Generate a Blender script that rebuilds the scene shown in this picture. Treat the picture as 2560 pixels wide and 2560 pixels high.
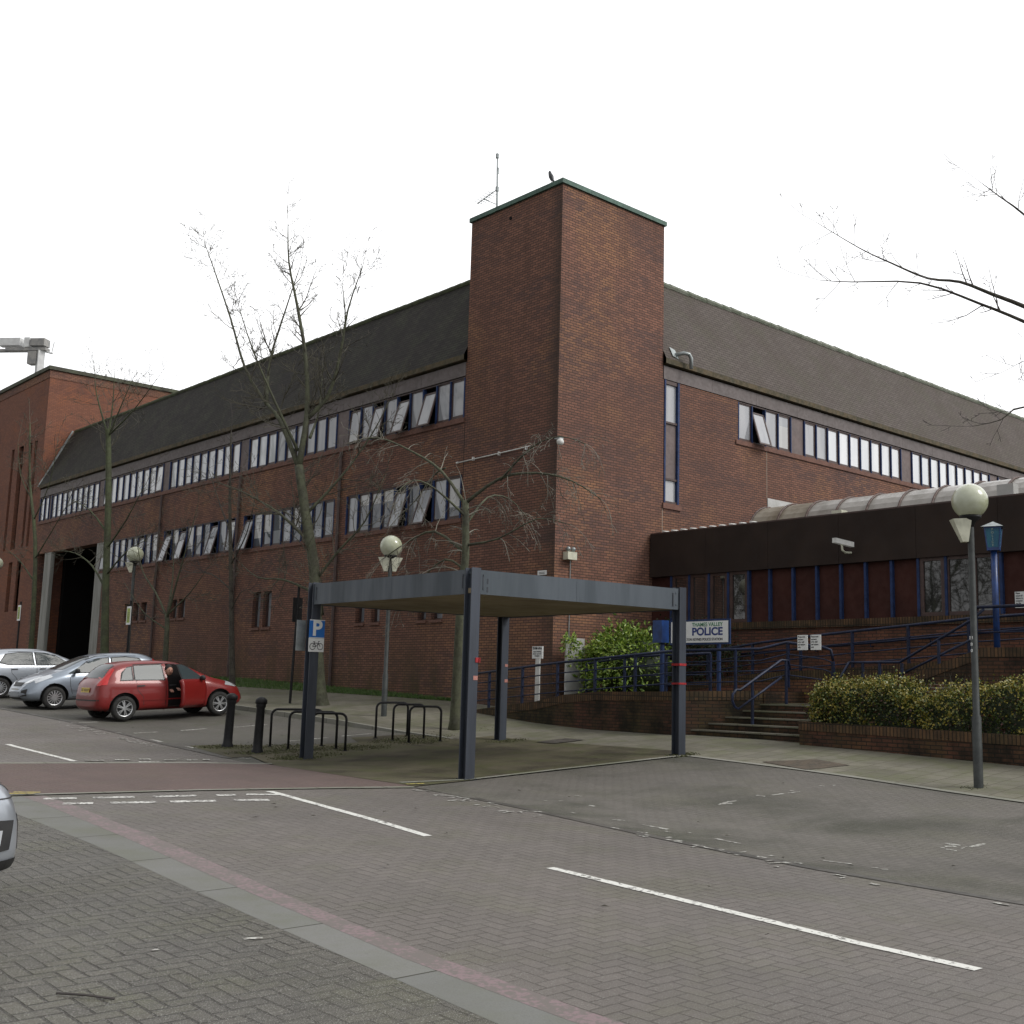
import bpy, bmesh, math, random
from mathutils import Vector, Matrix
from mathutils.bvhtree import BVHTree
R=math.radians
random.seed(7)
S=bpy.context.scene
for o in list(bpy.data.objects): bpy.data.objects.remove(o)
# ------------------------------------------------------------------ camera
YAW,PITCH,ROLL=0.7695224,0.1485437,0.01799
def cam_axes():
    c,s=math.cos,math.sin
    f=Vector((s(YAW)*c(PITCH),c(YAW)*c(PITCH),s(PITCH)))
    r=Vector((c(YAW),-s(YAW),0)); u=r.cross(f)
    return r*c(ROLL)+u*s(ROLL), -r*s(ROLL)+u*c(ROLL), f
cr,cu,cf=cam_axes()
cd=bpy.data.cameras.new('camera'); cam=bpy.data.objects.new('camera',cd); S.collection.objects.link(cam)
cam.matrix_world=Matrix(((cr.x,cu.x,-cf.x,0),(cr.y,cu.y,-cf.y,0),(cr.z,cu.z,-cf.z,1.6),(0,0,0,1)))
cd.sensor_width=36; cd.lens=2872.87/2560*36; cd.shift_x=-201.08/2560; cd.clip_end=2000; cd.clip_start=.05
S.camera=cam
# ------------------------------------------------------------------ world, sun, exposure
W=bpy.data.worlds.new('World'); S.world=W; W.use_nodes=True
nt=W.node_tree; nt.nodes.clear()
def nd(t,typ,**k):
    n=t.nodes.new(typ)
    for a,v in k.items(): setattr(n,a,v)
    return n
wo=nd(nt,'ShaderNodeOutputWorld'); bg=nd(nt,'ShaderNodeBackground'); sky=nd(nt,'ShaderNodeTexSky')
sky.sky_type='NISHITA'; sky.sun_disc=False; sky.sun_elevation=R(42); sky.sun_rotation=R(150)
mx=nd(nt,'ShaderNodeMix',data_type='RGBA'); mx.inputs[0].default_value=.93
tc=nd(nt,'ShaderNodeTexCoord'); nz=nd(nt,'ShaderNodeTexNoise'); nz.inputs['Scale'].default_value=1.6; nz.inputs['Detail'].default_value=5
rp=nd(nt,'ShaderNodeValToRGB'); rp.color_ramp.elements[0].position=.33; rp.color_ramp.elements[0].color=(8.7,8.75,8.85,1)
rp.color_ramp.elements[1].position=.55; rp.color_ramp.elements[1].color=(13.5,13.5,13.6,1)
mpw=nd(nt,'ShaderNodeMapping'); mpw.inputs['Location'].default_value=(5.3,-2.2,1.4); nt.links.new(tc.outputs['Generated'],mpw.inputs[0]); nt.links.new(mpw.outputs[0],nz.inputs['Vector']); nt.links.new(nz.outputs['Fac'],rp.inputs['Fac'])
nt.links.new(sky.outputs[0],mx.inputs[6]); nt.links.new(rp.outputs[0],mx.inputs[7])
# sky dimmed out of view on the left, added to darken the left-facing walls
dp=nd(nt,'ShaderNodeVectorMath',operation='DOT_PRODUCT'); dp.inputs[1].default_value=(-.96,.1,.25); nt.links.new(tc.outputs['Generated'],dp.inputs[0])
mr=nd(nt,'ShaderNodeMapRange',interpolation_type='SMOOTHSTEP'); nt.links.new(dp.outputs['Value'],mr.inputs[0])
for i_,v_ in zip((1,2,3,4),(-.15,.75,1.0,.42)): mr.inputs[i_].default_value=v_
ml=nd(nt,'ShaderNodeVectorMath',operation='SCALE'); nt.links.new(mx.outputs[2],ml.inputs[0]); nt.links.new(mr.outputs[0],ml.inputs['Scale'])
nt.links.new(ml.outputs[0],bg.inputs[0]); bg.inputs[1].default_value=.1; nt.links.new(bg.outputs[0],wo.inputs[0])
sd=bpy.data.lights.new('sun','SUN'); sd.energy=1.45; sd.angle=R(22); sd.color=(1,.965,.91)
sun=bpy.data.objects.new('sun',sd); S.collection.objects.link(sun)
el,az=R(42),R(150)   # azimuth measured from +Y towards +X : light comes from the right, behind the camera
sv=Vector((math.sin(az)*math.cos(el),math.cos(az)*math.cos(el),math.sin(el)))
sun.rotation_euler=(-sv).to_track_quat('-Z','Y').to_euler()
S.view_settings.view_transform='Standard'; S.view_settings.look='None'; S.view_settings.exposure=0.2; S.view_settings.gamma=1
S.cycles.max_bounces=6
# ------------------------------------------------------------------ ground profile
HK=[(-60,-.32),(0,-.3),(5,-.27),(9,-.17),(12,-.07),(15,0),(20,.03),(24,.2),(29,.48),(34,.68),(39,.86),(60,1.2),(90,1.4),(400,1.4)]
CK=[(-200,0),(12,0),(17,.27),(19.4,.48),(20.75,.56),(60,.9),(400,.9)]
def itp(K,x):
    if x<=K[0][0]: return K[0][1]
    for (a,b),(c,d) in zip(K,K[1:]):
        if x<=c: return b+(d-b)*(x-a)/(c-a)
    return K[-1][1]
def zg(x,y): return itp(HK,y)+itp(CK,x)
# ------------------------------------------------------------------ materials
def mat(name,col=(.5,.5,.5),rough=.6,metal=0,spec=.5,ior=1.5,coat=0,trans=0,emis=None):
    m=bpy.data.materials.new(name); m.use_nodes=True
    b=m.node_tree.nodes['Principled BSDF']
    b.inputs['Base Color'].default_value=(*col,1); b.inputs['Roughness'].default_value=rough
    b.inputs['Metallic'].default_value=metal; b.inputs['IOR'].default_value=ior
    b.inputs['Specular IOR Level'].default_value=spec; b.inputs['Coat Weight'].default_value=coat
    b.inputs['Coat Roughness'].default_value=.05
    b.inputs['Transmission Weight'].default_value=trans
    return m
def pb(m): return m.node_tree, m.node_tree.nodes['Principled BSDF']
def L(t,a,b): t.links.new(a,b)
def mathn(t,op,a,b=None,c=None):
    n=t.nodes.new('ShaderNodeMath'); n.operation=op
    for i,v in enumerate((a,b,c)):
        if v is None: continue
        if isinstance(v,(int,float)): n.inputs[i].default_value=v
        else: t.links.new(v,n.inputs[i])
    return n.outputs[0]
def mixc(t,f,a,b,mode='MIX'):
    n=t.nodes.new('ShaderNodeMix'); n.data_type='RGBA'; n.blend_type=mode
    for i,v in ((0,f),(6,a),(7,b)):
        if isinstance(v,(int,float)): n.inputs[i].default_value=v
        elif isinstance(v,tuple): n.inputs[i].default_value=(*v,1)
        else: t.links.new(v,n.inputs[i])
    return n.outputs[2]
def noise(t,vec,scale,detail=4,rough=.55,dist=0):
    n=t.nodes.new('ShaderNodeTexNoise'); n.inputs['Scale'].default_value=scale; n.inputs['Detail'].default_value=detail
    n.inputs['Roughness'].default_value=rough; n.inputs['Distortion'].default_value=dist
    if vec is not None: t.links.new(vec,n.inputs['Vector'])
    return n.outputs['Fac']
def ramp(t,f,p0,p1,c0=0.,c1=1.):
    n=t.nodes.new('ShaderNodeMapRange'); n.interpolation_type='SMOOTHSTEP'
    for i,v in zip((1,2,3,4),(p0,p1,c0,c1)): n.inputs[i].default_value=v
    t.links.new(f,n.inputs[0]); return n.outputs[0]
def geo(t): 
    n=t.nodes.new('ShaderNodeNewGeometry'); return n.outputs['Position']
def uvn(t): return t.nodes.new('ShaderNodeTexCoord').outputs['UV']
def bump(t,b,h,dist=.01,st=.5):
    n=t.nodes.new('ShaderNodeBump'); n.inputs['Distance'].default_value=dist; n.inputs['Strength'].default_value=st
    t.links.new(h,n.inputs['Height']); t.links.new(n.outputs[0],b.inputs['Normal'])
def simple(name,c1,c2=None,rough=.6,scale=3,metal=0,spec=.5,bmp=0,coat=0,ior=1.5,streak=False):
    m=mat(name,c1,rough,metal,spec,ior,coat); t,b=pb(m)
    c2=c2 or tuple(v*.7 for v in c1); p=geo(t)
    if streak:
        mp=t.nodes.new('ShaderNodeMapping'); mp.inputs['Scale'].default_value=(1,1,.12); L(t,p,mp.inputs[0]); p=mp.outputs[0]
    f=noise(t,p,scale,6,.62); L(t,mixc(t,ramp(t,f,.36,.66),c1,c2),b.inputs['Base Color'])
    f2=noise(t,p,scale*4,3); L(t,ramp(t,f2,.3,.7,rough*.85,min(1,rough*1.15)),b.inputs['Roughness'])
    if bmp: bump(t,b,f2,bmp,.6)
    return m
def brick(name,c1,c2,mortar,patch,patch2,algae=0.,dark=1.,w=.225,h=.075,ms=.011,soldier=False,alz=(.6,3.6),band=0.,grime=None,corner=False):
    m=mat(name,c1,.88,spec=.25); t,b=pb(m); u=uvn(t); p=geo(t)
    if soldier:
        w,h=.075,.225
    bt=t.nodes.new('ShaderNodeTexBrick'); L(t,u,bt.inputs['Vector'])
    bt.inputs['Color1'].default_value=(0,0,0,1); bt.inputs['Color2'].default_value=(1,1,1,1); bt.inputs['Mortar'].default_value=(.5,.5,.5,1)
    bt.inputs['Scale'].default_value=1; bt.inputs['Brick Width'].default_value=w; bt.inputs['Row Height'].default_value=h
    bt.inputs['Mortar Size'].default_value=ms; bt.inputs['Mortar Smooth'].default_value=.3
    if soldier: bt.offset=0
    bw=t.nodes.new('ShaderNodeRGBToBW'); L(t,bt.outputs['Color'],bw.inputs[0])
    # patches of differently fired bricks
    f=noise(t,p,.42,5,.6,.4); f2=noise(t,p,.17,4,.6,.6)
    mpv=t.nodes.new('ShaderNodeMapping'); mpv.inputs['Scale'].default_value=(.5,.5,1.6); L(t,p,mpv.inputs[0])
    f3=noise(t,mpv.outputs[0],.55,5,.65)
    base=mixc(t,ramp(t,bw.outputs[0],.25,.8),c1,c2)
    k=mathn(t,'MULTIPLY',ramp(t,f,.46,.62),ramp(t,bw.outputs[0],.15,.9,.3,.85))
    base=mixc(t,k,base,patch)
    k=mathn(t,'MULTIPLY',ramp(t,f3,.47,.62),ramp(t,bw.outputs[0],.9,.1,.3,.8))
    base=mixc(t,k,base,patch2)
    if band: base=mixc(t,ramp(t,f2,.42,.6,0,band),base,tuple(v*.72 for v in c1))
    if algae:
        sp=t.nodes.new('ShaderNodeSeparateXYZ'); L(t,p,sp.inputs[0])
        mp=t.nodes.new('ShaderNodeMapping'); mp.inputs['Scale'].default_value=(1,1,.22); L(t,p,mp.inputs[0])
        fa=noise(t,mp.outputs[0],1.1,6,.65)
        zf=ramp(t,sp.outputs[2],alz[1],alz[0])
        base=mixc(t,mathn(t,'MULTIPLY',mathn(t,'MULTIPLY',zf,ramp(t,fa,.38,.66)),algae),base,(.052,.057,.02))
    base=mixc(t,ramp(t,noise(t,p,38,2),.3,.75,.0,.28),base,tuple(v*.45 for v in c1))
    ms_=t.nodes.new('ShaderNodeMapping'); ms_.inputs['Scale'].default_value=(1.6,1.6,.10); L(t,p,ms_.inputs[0])
    base=mixc(t,ramp(t,noise(t,ms_.outputs[0],1.5,5,.65),.50,.70,0,.30),base,tuple(v*.42 for v in c1))
    base=mixc(t,bt.outputs['Fac'],base,mortar)
    if grime: base=mixc(t,ramp(t,noise(t,p,1.3,6,.7),.42,.62,0,grime),base,(.012,.012,.009))
    if corner:   # darker band down the left face beside the corner
        sc_=t.nodes.new('ShaderNodeSeparateXYZ'); L(t,p,sc_.inputs[0])
        a_=mathn(t,'ADD',sc_.outputs[1],mathn(t,'MULTIPLY',noise(t,mpv.outputs[0],1.3,4),.5))
        left=mathn(t,'LESS_THAN',sc_.outputs[0],20.76)
        base=mixc(t,mathn(t,'MULTIPLY',mathn(t,'MULTIPLY',ramp(t,a_,23.75,23.1),left),.62),base,(.05,.038,.032))
    L(t,base,b.inputs['Base Color'])
    hh=mathn(t,'SUBTRACT',1.,bt.outputs['Fac']); bump(t,b,hh,.008,.6)
    return m
def paving(name,c1,c2,joint,moss,mossamt=.3,w=.1,speck=.5,jd=.014,rough=.8,stain=(.04,.04,.035),stamt=.4,jamt=1.,bm=.7,wet=0.):
    m=mat(name,c1,rough,spec=.35); t,b=pb(m); u=uvn(t); p=geo(t)
    sp=t.nodes.new('ShaderNodeSeparateXYZ'); L(t,u,sp.inputs[0])
    # slightly uneven laying
    mw=noise(t,p,1.2,2); off=mathn(t,'MULTIPLY',mathn(t,'SUBTRACT',mw,.5),.05)
    x=mathn(t,'DIVIDE',mathn(t,'ADD',sp.outputs[0],off),w); y=mathn(t,'DIVIDE',mathn(t,'ADD',sp.outputs[1],off),w)
    ix=mathn(t,'FLOOR',x); iy=mathn(t,'FLOOR',y); fx=mathn(t,'FRACT',x); fy=mathn(t,'FRACT',y)
    d=mathn(t,'SUBTRACT',ix,iy); k=mathn(t,'FLOORED_MODULO',d,4.)
    def eq(v): return mathn(t,'COMPARE',k,float(v),.3)
    k0,k1,k2,k3=[eq(i) for i in range(4)]
    dl=mathn(t,'ADD',fx,k1); dr=mathn(t,'ADD',mathn(t,'SUBTRACT',1.,fx),k0)
    db=mathn(t,'ADD',fy,k2); dt=mathn(t,'ADD',mathn(t,'SUBTRACT',1.,fy),k3)
    dd=mathn(t,'MINIMUM',mathn(t,'MINIMUM',dl,dr),mathn(t,'MINIMUM',db,dt))
    jd_=jd/w
    jf=ramp(t,dd,jd_*.35,jd_*1.1,1.,0.)
    cx=mathn(t,'SUBTRACT',ix,k1); cy=mathn(t,'SUBTRACT',iy,k2)
    cb=t.nodes.new('ShaderNodeCombineXYZ'); L(t,cx,cb.inputs[0]); L(t,cy,cb.inputs[1])
    wn=t.nodes.new('ShaderNodeTexWhiteNoise'); wn.noise_dimensions='2D'; L(t,cb.outputs[0],wn.inputs['Vector'])
    base=mixc(t,wn.outputs['Value'],c1,c2)
    base=mixc(t,ramp(t,noise(t,p,.35,6,.65,.3),.42,.66,0,stamt),base,stain)
    base=mixc(t,mathn(t,'MULTIPLY',ramp(t,noise(t,p,.9,7,.7,.3),.45,.68),mossamt),base,moss)
    jv=ramp(t,noise(t,p,.6,5,.65),.35,.65,.35,1.)
    base=mixc(t,mathn(t,'MULTIPLY',mathn(t,'MULTIPLY',jf,jv),jamt),base,joint)
    mt_=t.nodes.new('ShaderNodeMapping'); mt_.inputs['Scale'].default_value=(1.,.07,1.); L(t,p,mt_.inputs[0])
    base=mixc(t,ramp(t,noise(t,mt_.outputs[0],.9,4,.6),.45,.62,0,.22),base,tuple(v*.62 for v in c1))
    base=mixc(t,ramp(t,noise(t,p,2.3,4,.6),.66,.72,0,.35),base,tuple(v*.4 for v in c1))
    n2=noise(t,p,120,3,.8)
    base=mixc(t,mathn(t,'MULTIPLY',ramp(t,n2,.555,.64),speck),base,(.36,.36,.33))
    n3=noise(t,p,60,3,.7)
    base=mixc(t,ramp(t,n3,.5,.3,0,.35),base,tuple(v*.5 for v in c1))
    L(t,base,b.inputs['Base Color'])
    if wet: L(t,ramp(t,noise(t,p,.5,5,.6),.4,.6,rough,rough-wet),b.inputs['Roughness'])
    hgt=mathn(t,'ADD',mathn(t,'SUBTRACT',1.,jf),mathn(t,'MULTIPLY',n3,.35)); bump(t,b,hgt,.006,bm)
    return m
def slabs(name,c1,c2,joint,moss,mossamt,w=.6,h=.4,jw=.012,rough=.85,off=.5,stain=(.06,.06,.04),stamt=.5):
    m=mat(name,c1,rough,spec=.3); t,b=pb(m); u=uvn(t); p=geo(t)
    bt=t.nodes.new('ShaderNodeTexBrick'); L(t,u,bt.inputs['Vector']); bt.offset=off
    bt.inputs['Color1'].default_value=(0,0,0,1); bt.inputs['Color2'].default_value=(1,1,1,1); bt.inputs['Mortar'].default_value=(.5,.5,.5,1)
    bt.inputs['Scale'].default_value=1; bt.inputs['Brick Width'].default_value=w; bt.inputs['Row Height'].default_value=h
    bt.inputs['Mortar Size'].default_value=jw; bt.inputs['Mortar Smooth'].default_value=.4
    bw=t.nodes.new('ShaderNodeRGBToBW'); L(t,bt.outputs['Color'],bw.inputs[0])
    base=mixc(t,bw.outputs[0],c1,c2)
    base=mixc(t,ramp(t,noise(t,p,.5,6,.65,.3),.42,.66,0,stamt),base,stain)
    base=mixc(t,mathn(t,'MULTIPLY',ramp(t,noise(t,p,1.1,7,.7,.3),.42,.66),mossamt),base,moss)
    base=mixc(t,bt.outputs['Fac'],base,joint)
    n3=noise(t,p,90,3,.7); base=mixc(t,ramp(t,n3,.5,.28,0,.4),base,tuple(v*.5 for v in c1))
    base=mixc(t,ramp(t,n3,.6,.75,0,.4),base,tuple(min(1,v*1.8) for v in c1))
    L(t,base,b.inputs['Base Color']); bump(t,b,mathn(t,'ADD',mathn(t,'SUBTRACT',1.,bt.outputs['Fac']),mathn(t,'MULTIPLY',n3,.3)),.006,.6)
    return m
def worn(name,col,under,amt=.5):
    m=mat(name,col,.7); t,b=pb(m); p=geo(t)
    f=noise(t,p,22,5,.7); f2=noise(t,p,3,3,.6)
    k=ramp(t,mathn(t,'ADD',f,mathn(t,'MULTIPLY',f2,.4)),.62+.2*(1-amt),.72+.2*(1-amt))
    L(t,mixc(t,k,col,under),b.inputs['Base Color']); return m
def leafm(name,cols,rough=.45,trans=.0,scale=9.):
    m=mat(name,cols[0],rough,spec=.45); t,b=pb(m); p=geo(t)
    n=t.nodes.new('ShaderNodeTexWhiteNoise'); n.noise_dimensions='3D'
    sn=t.nodes.new('ShaderNodeVectorMath'); sn.operation='SNAP'; sn.inputs[1].default_value=(.05,.05,.05); L(t,p,sn.inputs[0]); L(t,sn.outputs[0],n.inputs['Vector'])
    r=t.nodes.new('ShaderNodeValToRGB'); r.color_ramp.interpolation='CONSTANT'; e=r.color_ramp.elements
    for i in range(len(cols)-2): e.new(.5)
    for i,c in enumerate(cols): e[i].position=i/len(cols); e[i].color=(*c,1)
    f=noise(t,p,scale,3); 
    L(t,mathn(t,'ADD',mathn(t,'MULTIPLY',n.outputs['Value'],.55),mathn(t,'MULTIPLY',f,.45)),r.inputs['Fac']); L(t,r.outputs[0],b.inputs['Base Color'])
    return m
M={}
BC=dict(mortar=(.062,.046,.038))
M['brick_main']=brick('brick_main',(.185,.094,.070),(.262,.128,.090),(.064,.045,.037),(.325,.168,.092),(.118,.074,.070),algae=.9,band=.45)
M['brick_tower']=brick('brick_tower',(.185,.094,.070),(.262,.128,.090),(.064,.045,.037),(.325,.168,.092),(.118,.074,.070),algae=.7,band=.45,corner=True)
M['brick_far']=brick('brick_far',(.215,.092,.062),(.26,.11,.072),(.12,.07,.05),(.30,.11,.055),(.16,.07,.055))
M['brick_low']=brick('brick_low',(.085,.042,.03),(.12,.055,.036),(.035,.028,.02),(.16,.08,.04),(.05,.035,.028),grime=.8,algae=.7,alz=(.2,3.5))
M['coping']=brick('coping_bricks',(.10,.062,.038),(.15,.085,.045),(.03,.025,.018),(.12,.09,.045),(.06,.05,.03),soldier=True,grime=.5)
M['brick_mid']=brick('brick_mid',(.15,.065,.045),(.2,.085,.055),(.06,.042,.033),(.2,.1,.05),(.085,.05,.042),grime=.25)
M['sill']=simple('sill_brick',(.17,.085,.062),(.12,.06,.045),.85,8)
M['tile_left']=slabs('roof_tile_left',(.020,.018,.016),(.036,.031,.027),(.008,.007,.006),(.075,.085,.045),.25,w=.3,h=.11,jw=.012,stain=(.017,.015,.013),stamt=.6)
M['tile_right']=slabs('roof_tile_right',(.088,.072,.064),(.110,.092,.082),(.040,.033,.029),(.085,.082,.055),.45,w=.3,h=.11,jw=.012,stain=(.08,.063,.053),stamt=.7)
M['eave']=simple('eave_stain',(.10,.075,.04),(.055,.05,.03),.9,3)
M['ridge']=simple('ridge_tile',(.20,.21,.17),(.12,.14,.10),.85,3)
M['copper']=simple('green_coping',(.06,.13,.095),(.04,.085,.065),.6,2.5)
M['panel']=simple('mauve_panel',(.155,.118,.112),(.125,.098,.094),.65,2)
M['fascia_gray']=simple('eaves_panel',(.13,.108,.105),(.105,.088,.084),.65,2)
M['blue']=simple('blue_paint',(.020,.042,.125),(.013,.028,.08),.6,5,spec=.3)
M['bluelamp']=simple('blue_lantern_paint',(.012,.05,.19),(.01,.03,.11),.4,5)
M['brown']=simple('brown_frame',(.075,.042,.035),(.05,.03,.026),.5,5)
M['dark']=mat('dark_interior',(.012,.011,.011),.9,spec=.1)
M['greyroom']=mat('room_gap',(.03,.03,.032),.9,spec=.1)
def glassm(name,c1,c2,rough=.03,ior=2.1,tilt=.0):
    m=mat(name,c1,rough,ior=ior); t,b=pb(m); p=geo(t)
    mp=t.nodes.new('ShaderNodeMapping'); mp.inputs['Scale'].default_value=(1.1,1.1,.15); L(t,p,mp.inputs[0])
    L(t,mixc(t,ramp(t,noise(t,mp.outputs[0],1.7,3),.4,.6),c1,c2),b.inputs['Base Color'])
    bump(t,b,noise(t,p,1.1,2),.004,.25)
    return m
M['glass']=glassm('window_glass',(.19,.205,.23),(.31,.325,.35),ior=1.9)
M['glass_deep']=glassm('window_glass_deep',(.05,.06,.075),(.12,.13,.15),ior=1.9)
M['blind']=glassm('window_blind',(.42,.42,.41),(.50,.50,.49),ior=1.7)
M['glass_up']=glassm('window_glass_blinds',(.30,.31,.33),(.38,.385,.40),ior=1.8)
M['glass_painted_sky']=glassm('window_glass_painted_sky',(.62,.645,.67),(.74,.755,.77))  # sky reflection on the far panes painted as pale base colour
M['glass_dark']=glassm('window_glass_dark',(.012,.013,.013),(.03,.03,.03),.02,2.0)
M['concrete']=simple('concrete_column',(.30,.30,.28),(.2,.2,.18),.85,2.5,bmp=.003,streak=True)
M['annex_fascia']=simple('annex_fascia',(.032,.0235,.0205),(.043,.031,.026),.85,1.2,spec=.15)
M['annex_panel']=simple('annex_panel',(.062,.023,.018),(.046,.018,.015),.8,1.2,spec=.2)
M['vault']=simple('vault_sheet',(.33,.31,.285),(.20,.185,.16),.4,1.4,coat=.2)
M['vault_dirty']=simple('vault_dirty',(.16,.13,.09),(.30,.27,.22),.5,1.4)
M['rib']=simple('vault_rib',(.09,.05,.04),(.06,.035,.03),.6,4)
M['white']=simple('white_paint',(.70,.70,.68),(.55,.55,.52),.5,4)
M['cream']=simple('cream_plastic',(.62,.62,.50),(.48,.48,.38),.5,6)
M['offwhite']=simple('grey_white_board',(.5,.5,.49),(.4,.4,.38),.6,2)
M['canopy']=simple('canopy_steel',(.090,.107,.126),(.052,.066,.080),.5,1.6,streak=True,spec=.45)
M['canopy_post']=simple('canopy_post_steel',(.052,.062,.082),(.026,.031,.042),.5,2.4,streak=True)
M['soffit']=simple('canopy_soffit',(.34,.28,.18),(.24,.19,.12),.9,.8)
M['black']=simple('black_paint',(.012,.012,.013),(.007,.007,.008),.55,6,spec=.3)
M['galv']=simple('galvanised',(.33,.36,.36),(.22,.24,.24),.4,5,metal=.5)
M['navy']=simple('navy_rail',(.012,.020,.055),(.007,.011,.028),.5,8,spec=.35)
M['red_tape']=simple('red_tape',(.42,.02,.025),(.22,.012,.015),.6,25)
M['tape2']=simple('torn_tape',(.5,.28,.24),(.35,.1,.08),.6,60)
M['greytape']=mat('tape_scrap',(.5,.5,.46),.6)
M['globe']=simple('lamp_globe',(.40,.42,.29),(.54,.56,.45),.22,2.2,coat=.4)
pbn=pb(M['globe'])[1]; pbn.inputs['Subsurface Weight'].default_value=.3; pbn.inputs['Subsurface Radius'].default_value=(.1,.1,.08)
M['post_grey']=simple('lamp_post_grey',(.055,.062,.06),(.035,.04,.04),.5,6)
M['signwhite']=mat('sign_white',(.74,.75,.74),.4)
M['signblue']=mat('sign_blue',(.012,.14,.48),.4)
M['txtblue']=mat('lettering_blue',(.012,.03,.17),.5)
M['txtgreen']=mat('lettering_green',(.03,.20,.085),.5)
M['txtblack']=mat('lettering_black',(.02,.02,.025),.5)
M['txtpale']=mat('lettering_pale',(.35,.42,.35),.5)
M['lantern']=simple('lantern_glass_blue',(.035,.15,.22),(.02,.09,.16),.25,4)
M['lantern2']=simple('lantern_glass_pale',(.28,.36,.24),(.2,.28,.2),.25,4)
# ground
M['ground']=paving('ground_far',(.10,.10,.085),(.12,.115,.10),(.05,.05,.035),(.06,.075,.03),.3,speck=.2)
M['road']=paving('road_paving',w=.122,jd=.010,c1=(.130,.115,.104),c2=(.155,.137,.124),joint=(.048,.041,.034),moss=(.12,.115,.08),mossamt=.6,speck=.6,jamt=.72,bm=.8,stain=(.098,.088,.080),stamt=.5,rough=.72,wet=.15)
M['bayL']=paving('parking_paving_dark',(.072,.067,.058),(.104,.097,.081),(.020,.016,.012),(.088,.088,.052),.7,speck=1.,jamt=1.,w=.122,jd=.013,bm=1.,stain=(.064,.059,.052),stamt=.4,rough=.72,wet=.12)
M['bayR']=paving('parking_paving',(.118,.109,.096),(.140,.128,.114),(.075,.068,.057),(.12,.115,.085),.5,speck=.5,jamt=.8,stain=(.046,.047,.032),stamt=1.,rough=.78,wet=.1)
M['bayF']=paving('parking_paving_far',(.105,.10,.088),(.12,.112,.098),(.075,.07,.06),(.07,.08,.04),.45,speck=.3,jamt=.3,stain=(.075,.072,.058),stamt=.5)
M['redstrip']=paving('red_paving',(.118,.083,.075),(.138,.094,.084),(.085,.06,.055),(.115,.09,.07),.6,speck=.35,jamt=.35,stain=(.10,.073,.067),stamt=.6)
M['foot']=slabs('footway_slabs',(.155,.147,.118),(.20,.188,.15),(.085,.08,.055),(.11,.12,.06),.65,w=.42,h=.42,jw=.010,stain=(.095,.09,.065),stamt=.65)
M['footmoss']=slabs('mossy_floor',(.098,.088,.055),(.112,.10,.065),(.07,.065,.04),(.07,.076,.028),.7,w=.4,h=.4,jw=.006,stain=(.035,.029,.019),stamt=.95)
M['kerb']=slabs('kerb_concrete',(.235,.235,.205),(.27,.265,.235),(.08,.085,.055),(.17,.185,.12),.55,w=.92,h=5,jw=.012,off=0,stain=(.17,.165,.14))
M['channel']=slabs('channel_block',(.165,.168,.158),(.19,.19,.18),(.05,.048,.038),(.135,.142,.10),.45,w=60,h=1.55,jw=.012,off=0,stain=(.13,.13,.11))
M['pink']=worn('faded_red_line',(.215,.155,.162),(.145,.126,.116),1.0)
M['paint']=worn('white_line',(.66,.66,.62),(.16,.15,.14),.45)
M['paint_worn']=worn('worn_white_line',(.52,.52,.48),(.19,.18,.16),1.0)
M['yellow']=worn('yellow_line',(.5,.42,.1),(.16,.14,.1),.6)
M['gutter']=simple('gutter_dark',(.085,.078,.068),(.045,.042,.035),.6,2.5)
M['iron']=simple('cast_iron_cover',(.10,.075,.05),(.06,.05,.035),.7,4)
M['soil']=simple('soil',(.03,.022,.015),(.05,.04,.025),.95,8)
M['grassbase']=simple('grass_turf',(.045,.075,.018),(.075,.095,.03),.9,1.5)
M['grass']=leafm('grass_blade',[(.035,.08,.015),(.06,.12,.02),(.09,.13,.035)],.6)
M['moss']=simple('moss_patch',(.075,.082,.032),(.10,.098,.055),.95,6)
M['bark']=simple('bark_green',(.082,.088,.052),(.05,.05,.034),.9,4,bmp=.01)
M['bark_dark']=simple('bark_dark',(.06,.055,.04),(.035,.03,.024),.9,5,bmp=.008)
M['bark_moss']=simple('bark_mossy',(.065,.078,.036),(.045,.048,.028),.9,3,bmp=.008)
M['twig']=simple('twig_bark',(.085,.078,.055),(.05,.046,.034),.85,2)
M['twig_silver']=simple('twig_silver',(.19,.178,.145),(.10,.093,.073),.8,2)
M['twig_dark']=simple('twig_dark',(.075,.066,.062),(.05,.044,.042),.85,2)
M['leaf_laurel']=leafm('laurel_leaf',[(.045,.095,.012),(.08,.15,.016),(.15,.24,.03),(.30,.38,.07),(.42,.46,.14)],.3)
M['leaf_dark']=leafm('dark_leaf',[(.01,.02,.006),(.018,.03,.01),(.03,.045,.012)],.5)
M['leaf_hedge']=leafm('hedge_leaf',[(.03,.06,.012),(.05,.085,.015),(.11,.13,.02),(.22,.19,.035),(.34,.27,.05),(.20,.095,.03)],.4)
M['leaf_hedge_hollow']=leafm('hedge_hollow_leaf',[(.012,.02,.006),(.04,.06,.012),(.07,.025,.02)],.5)  # darker low leaves, with the shade of the hollows painted in
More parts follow.
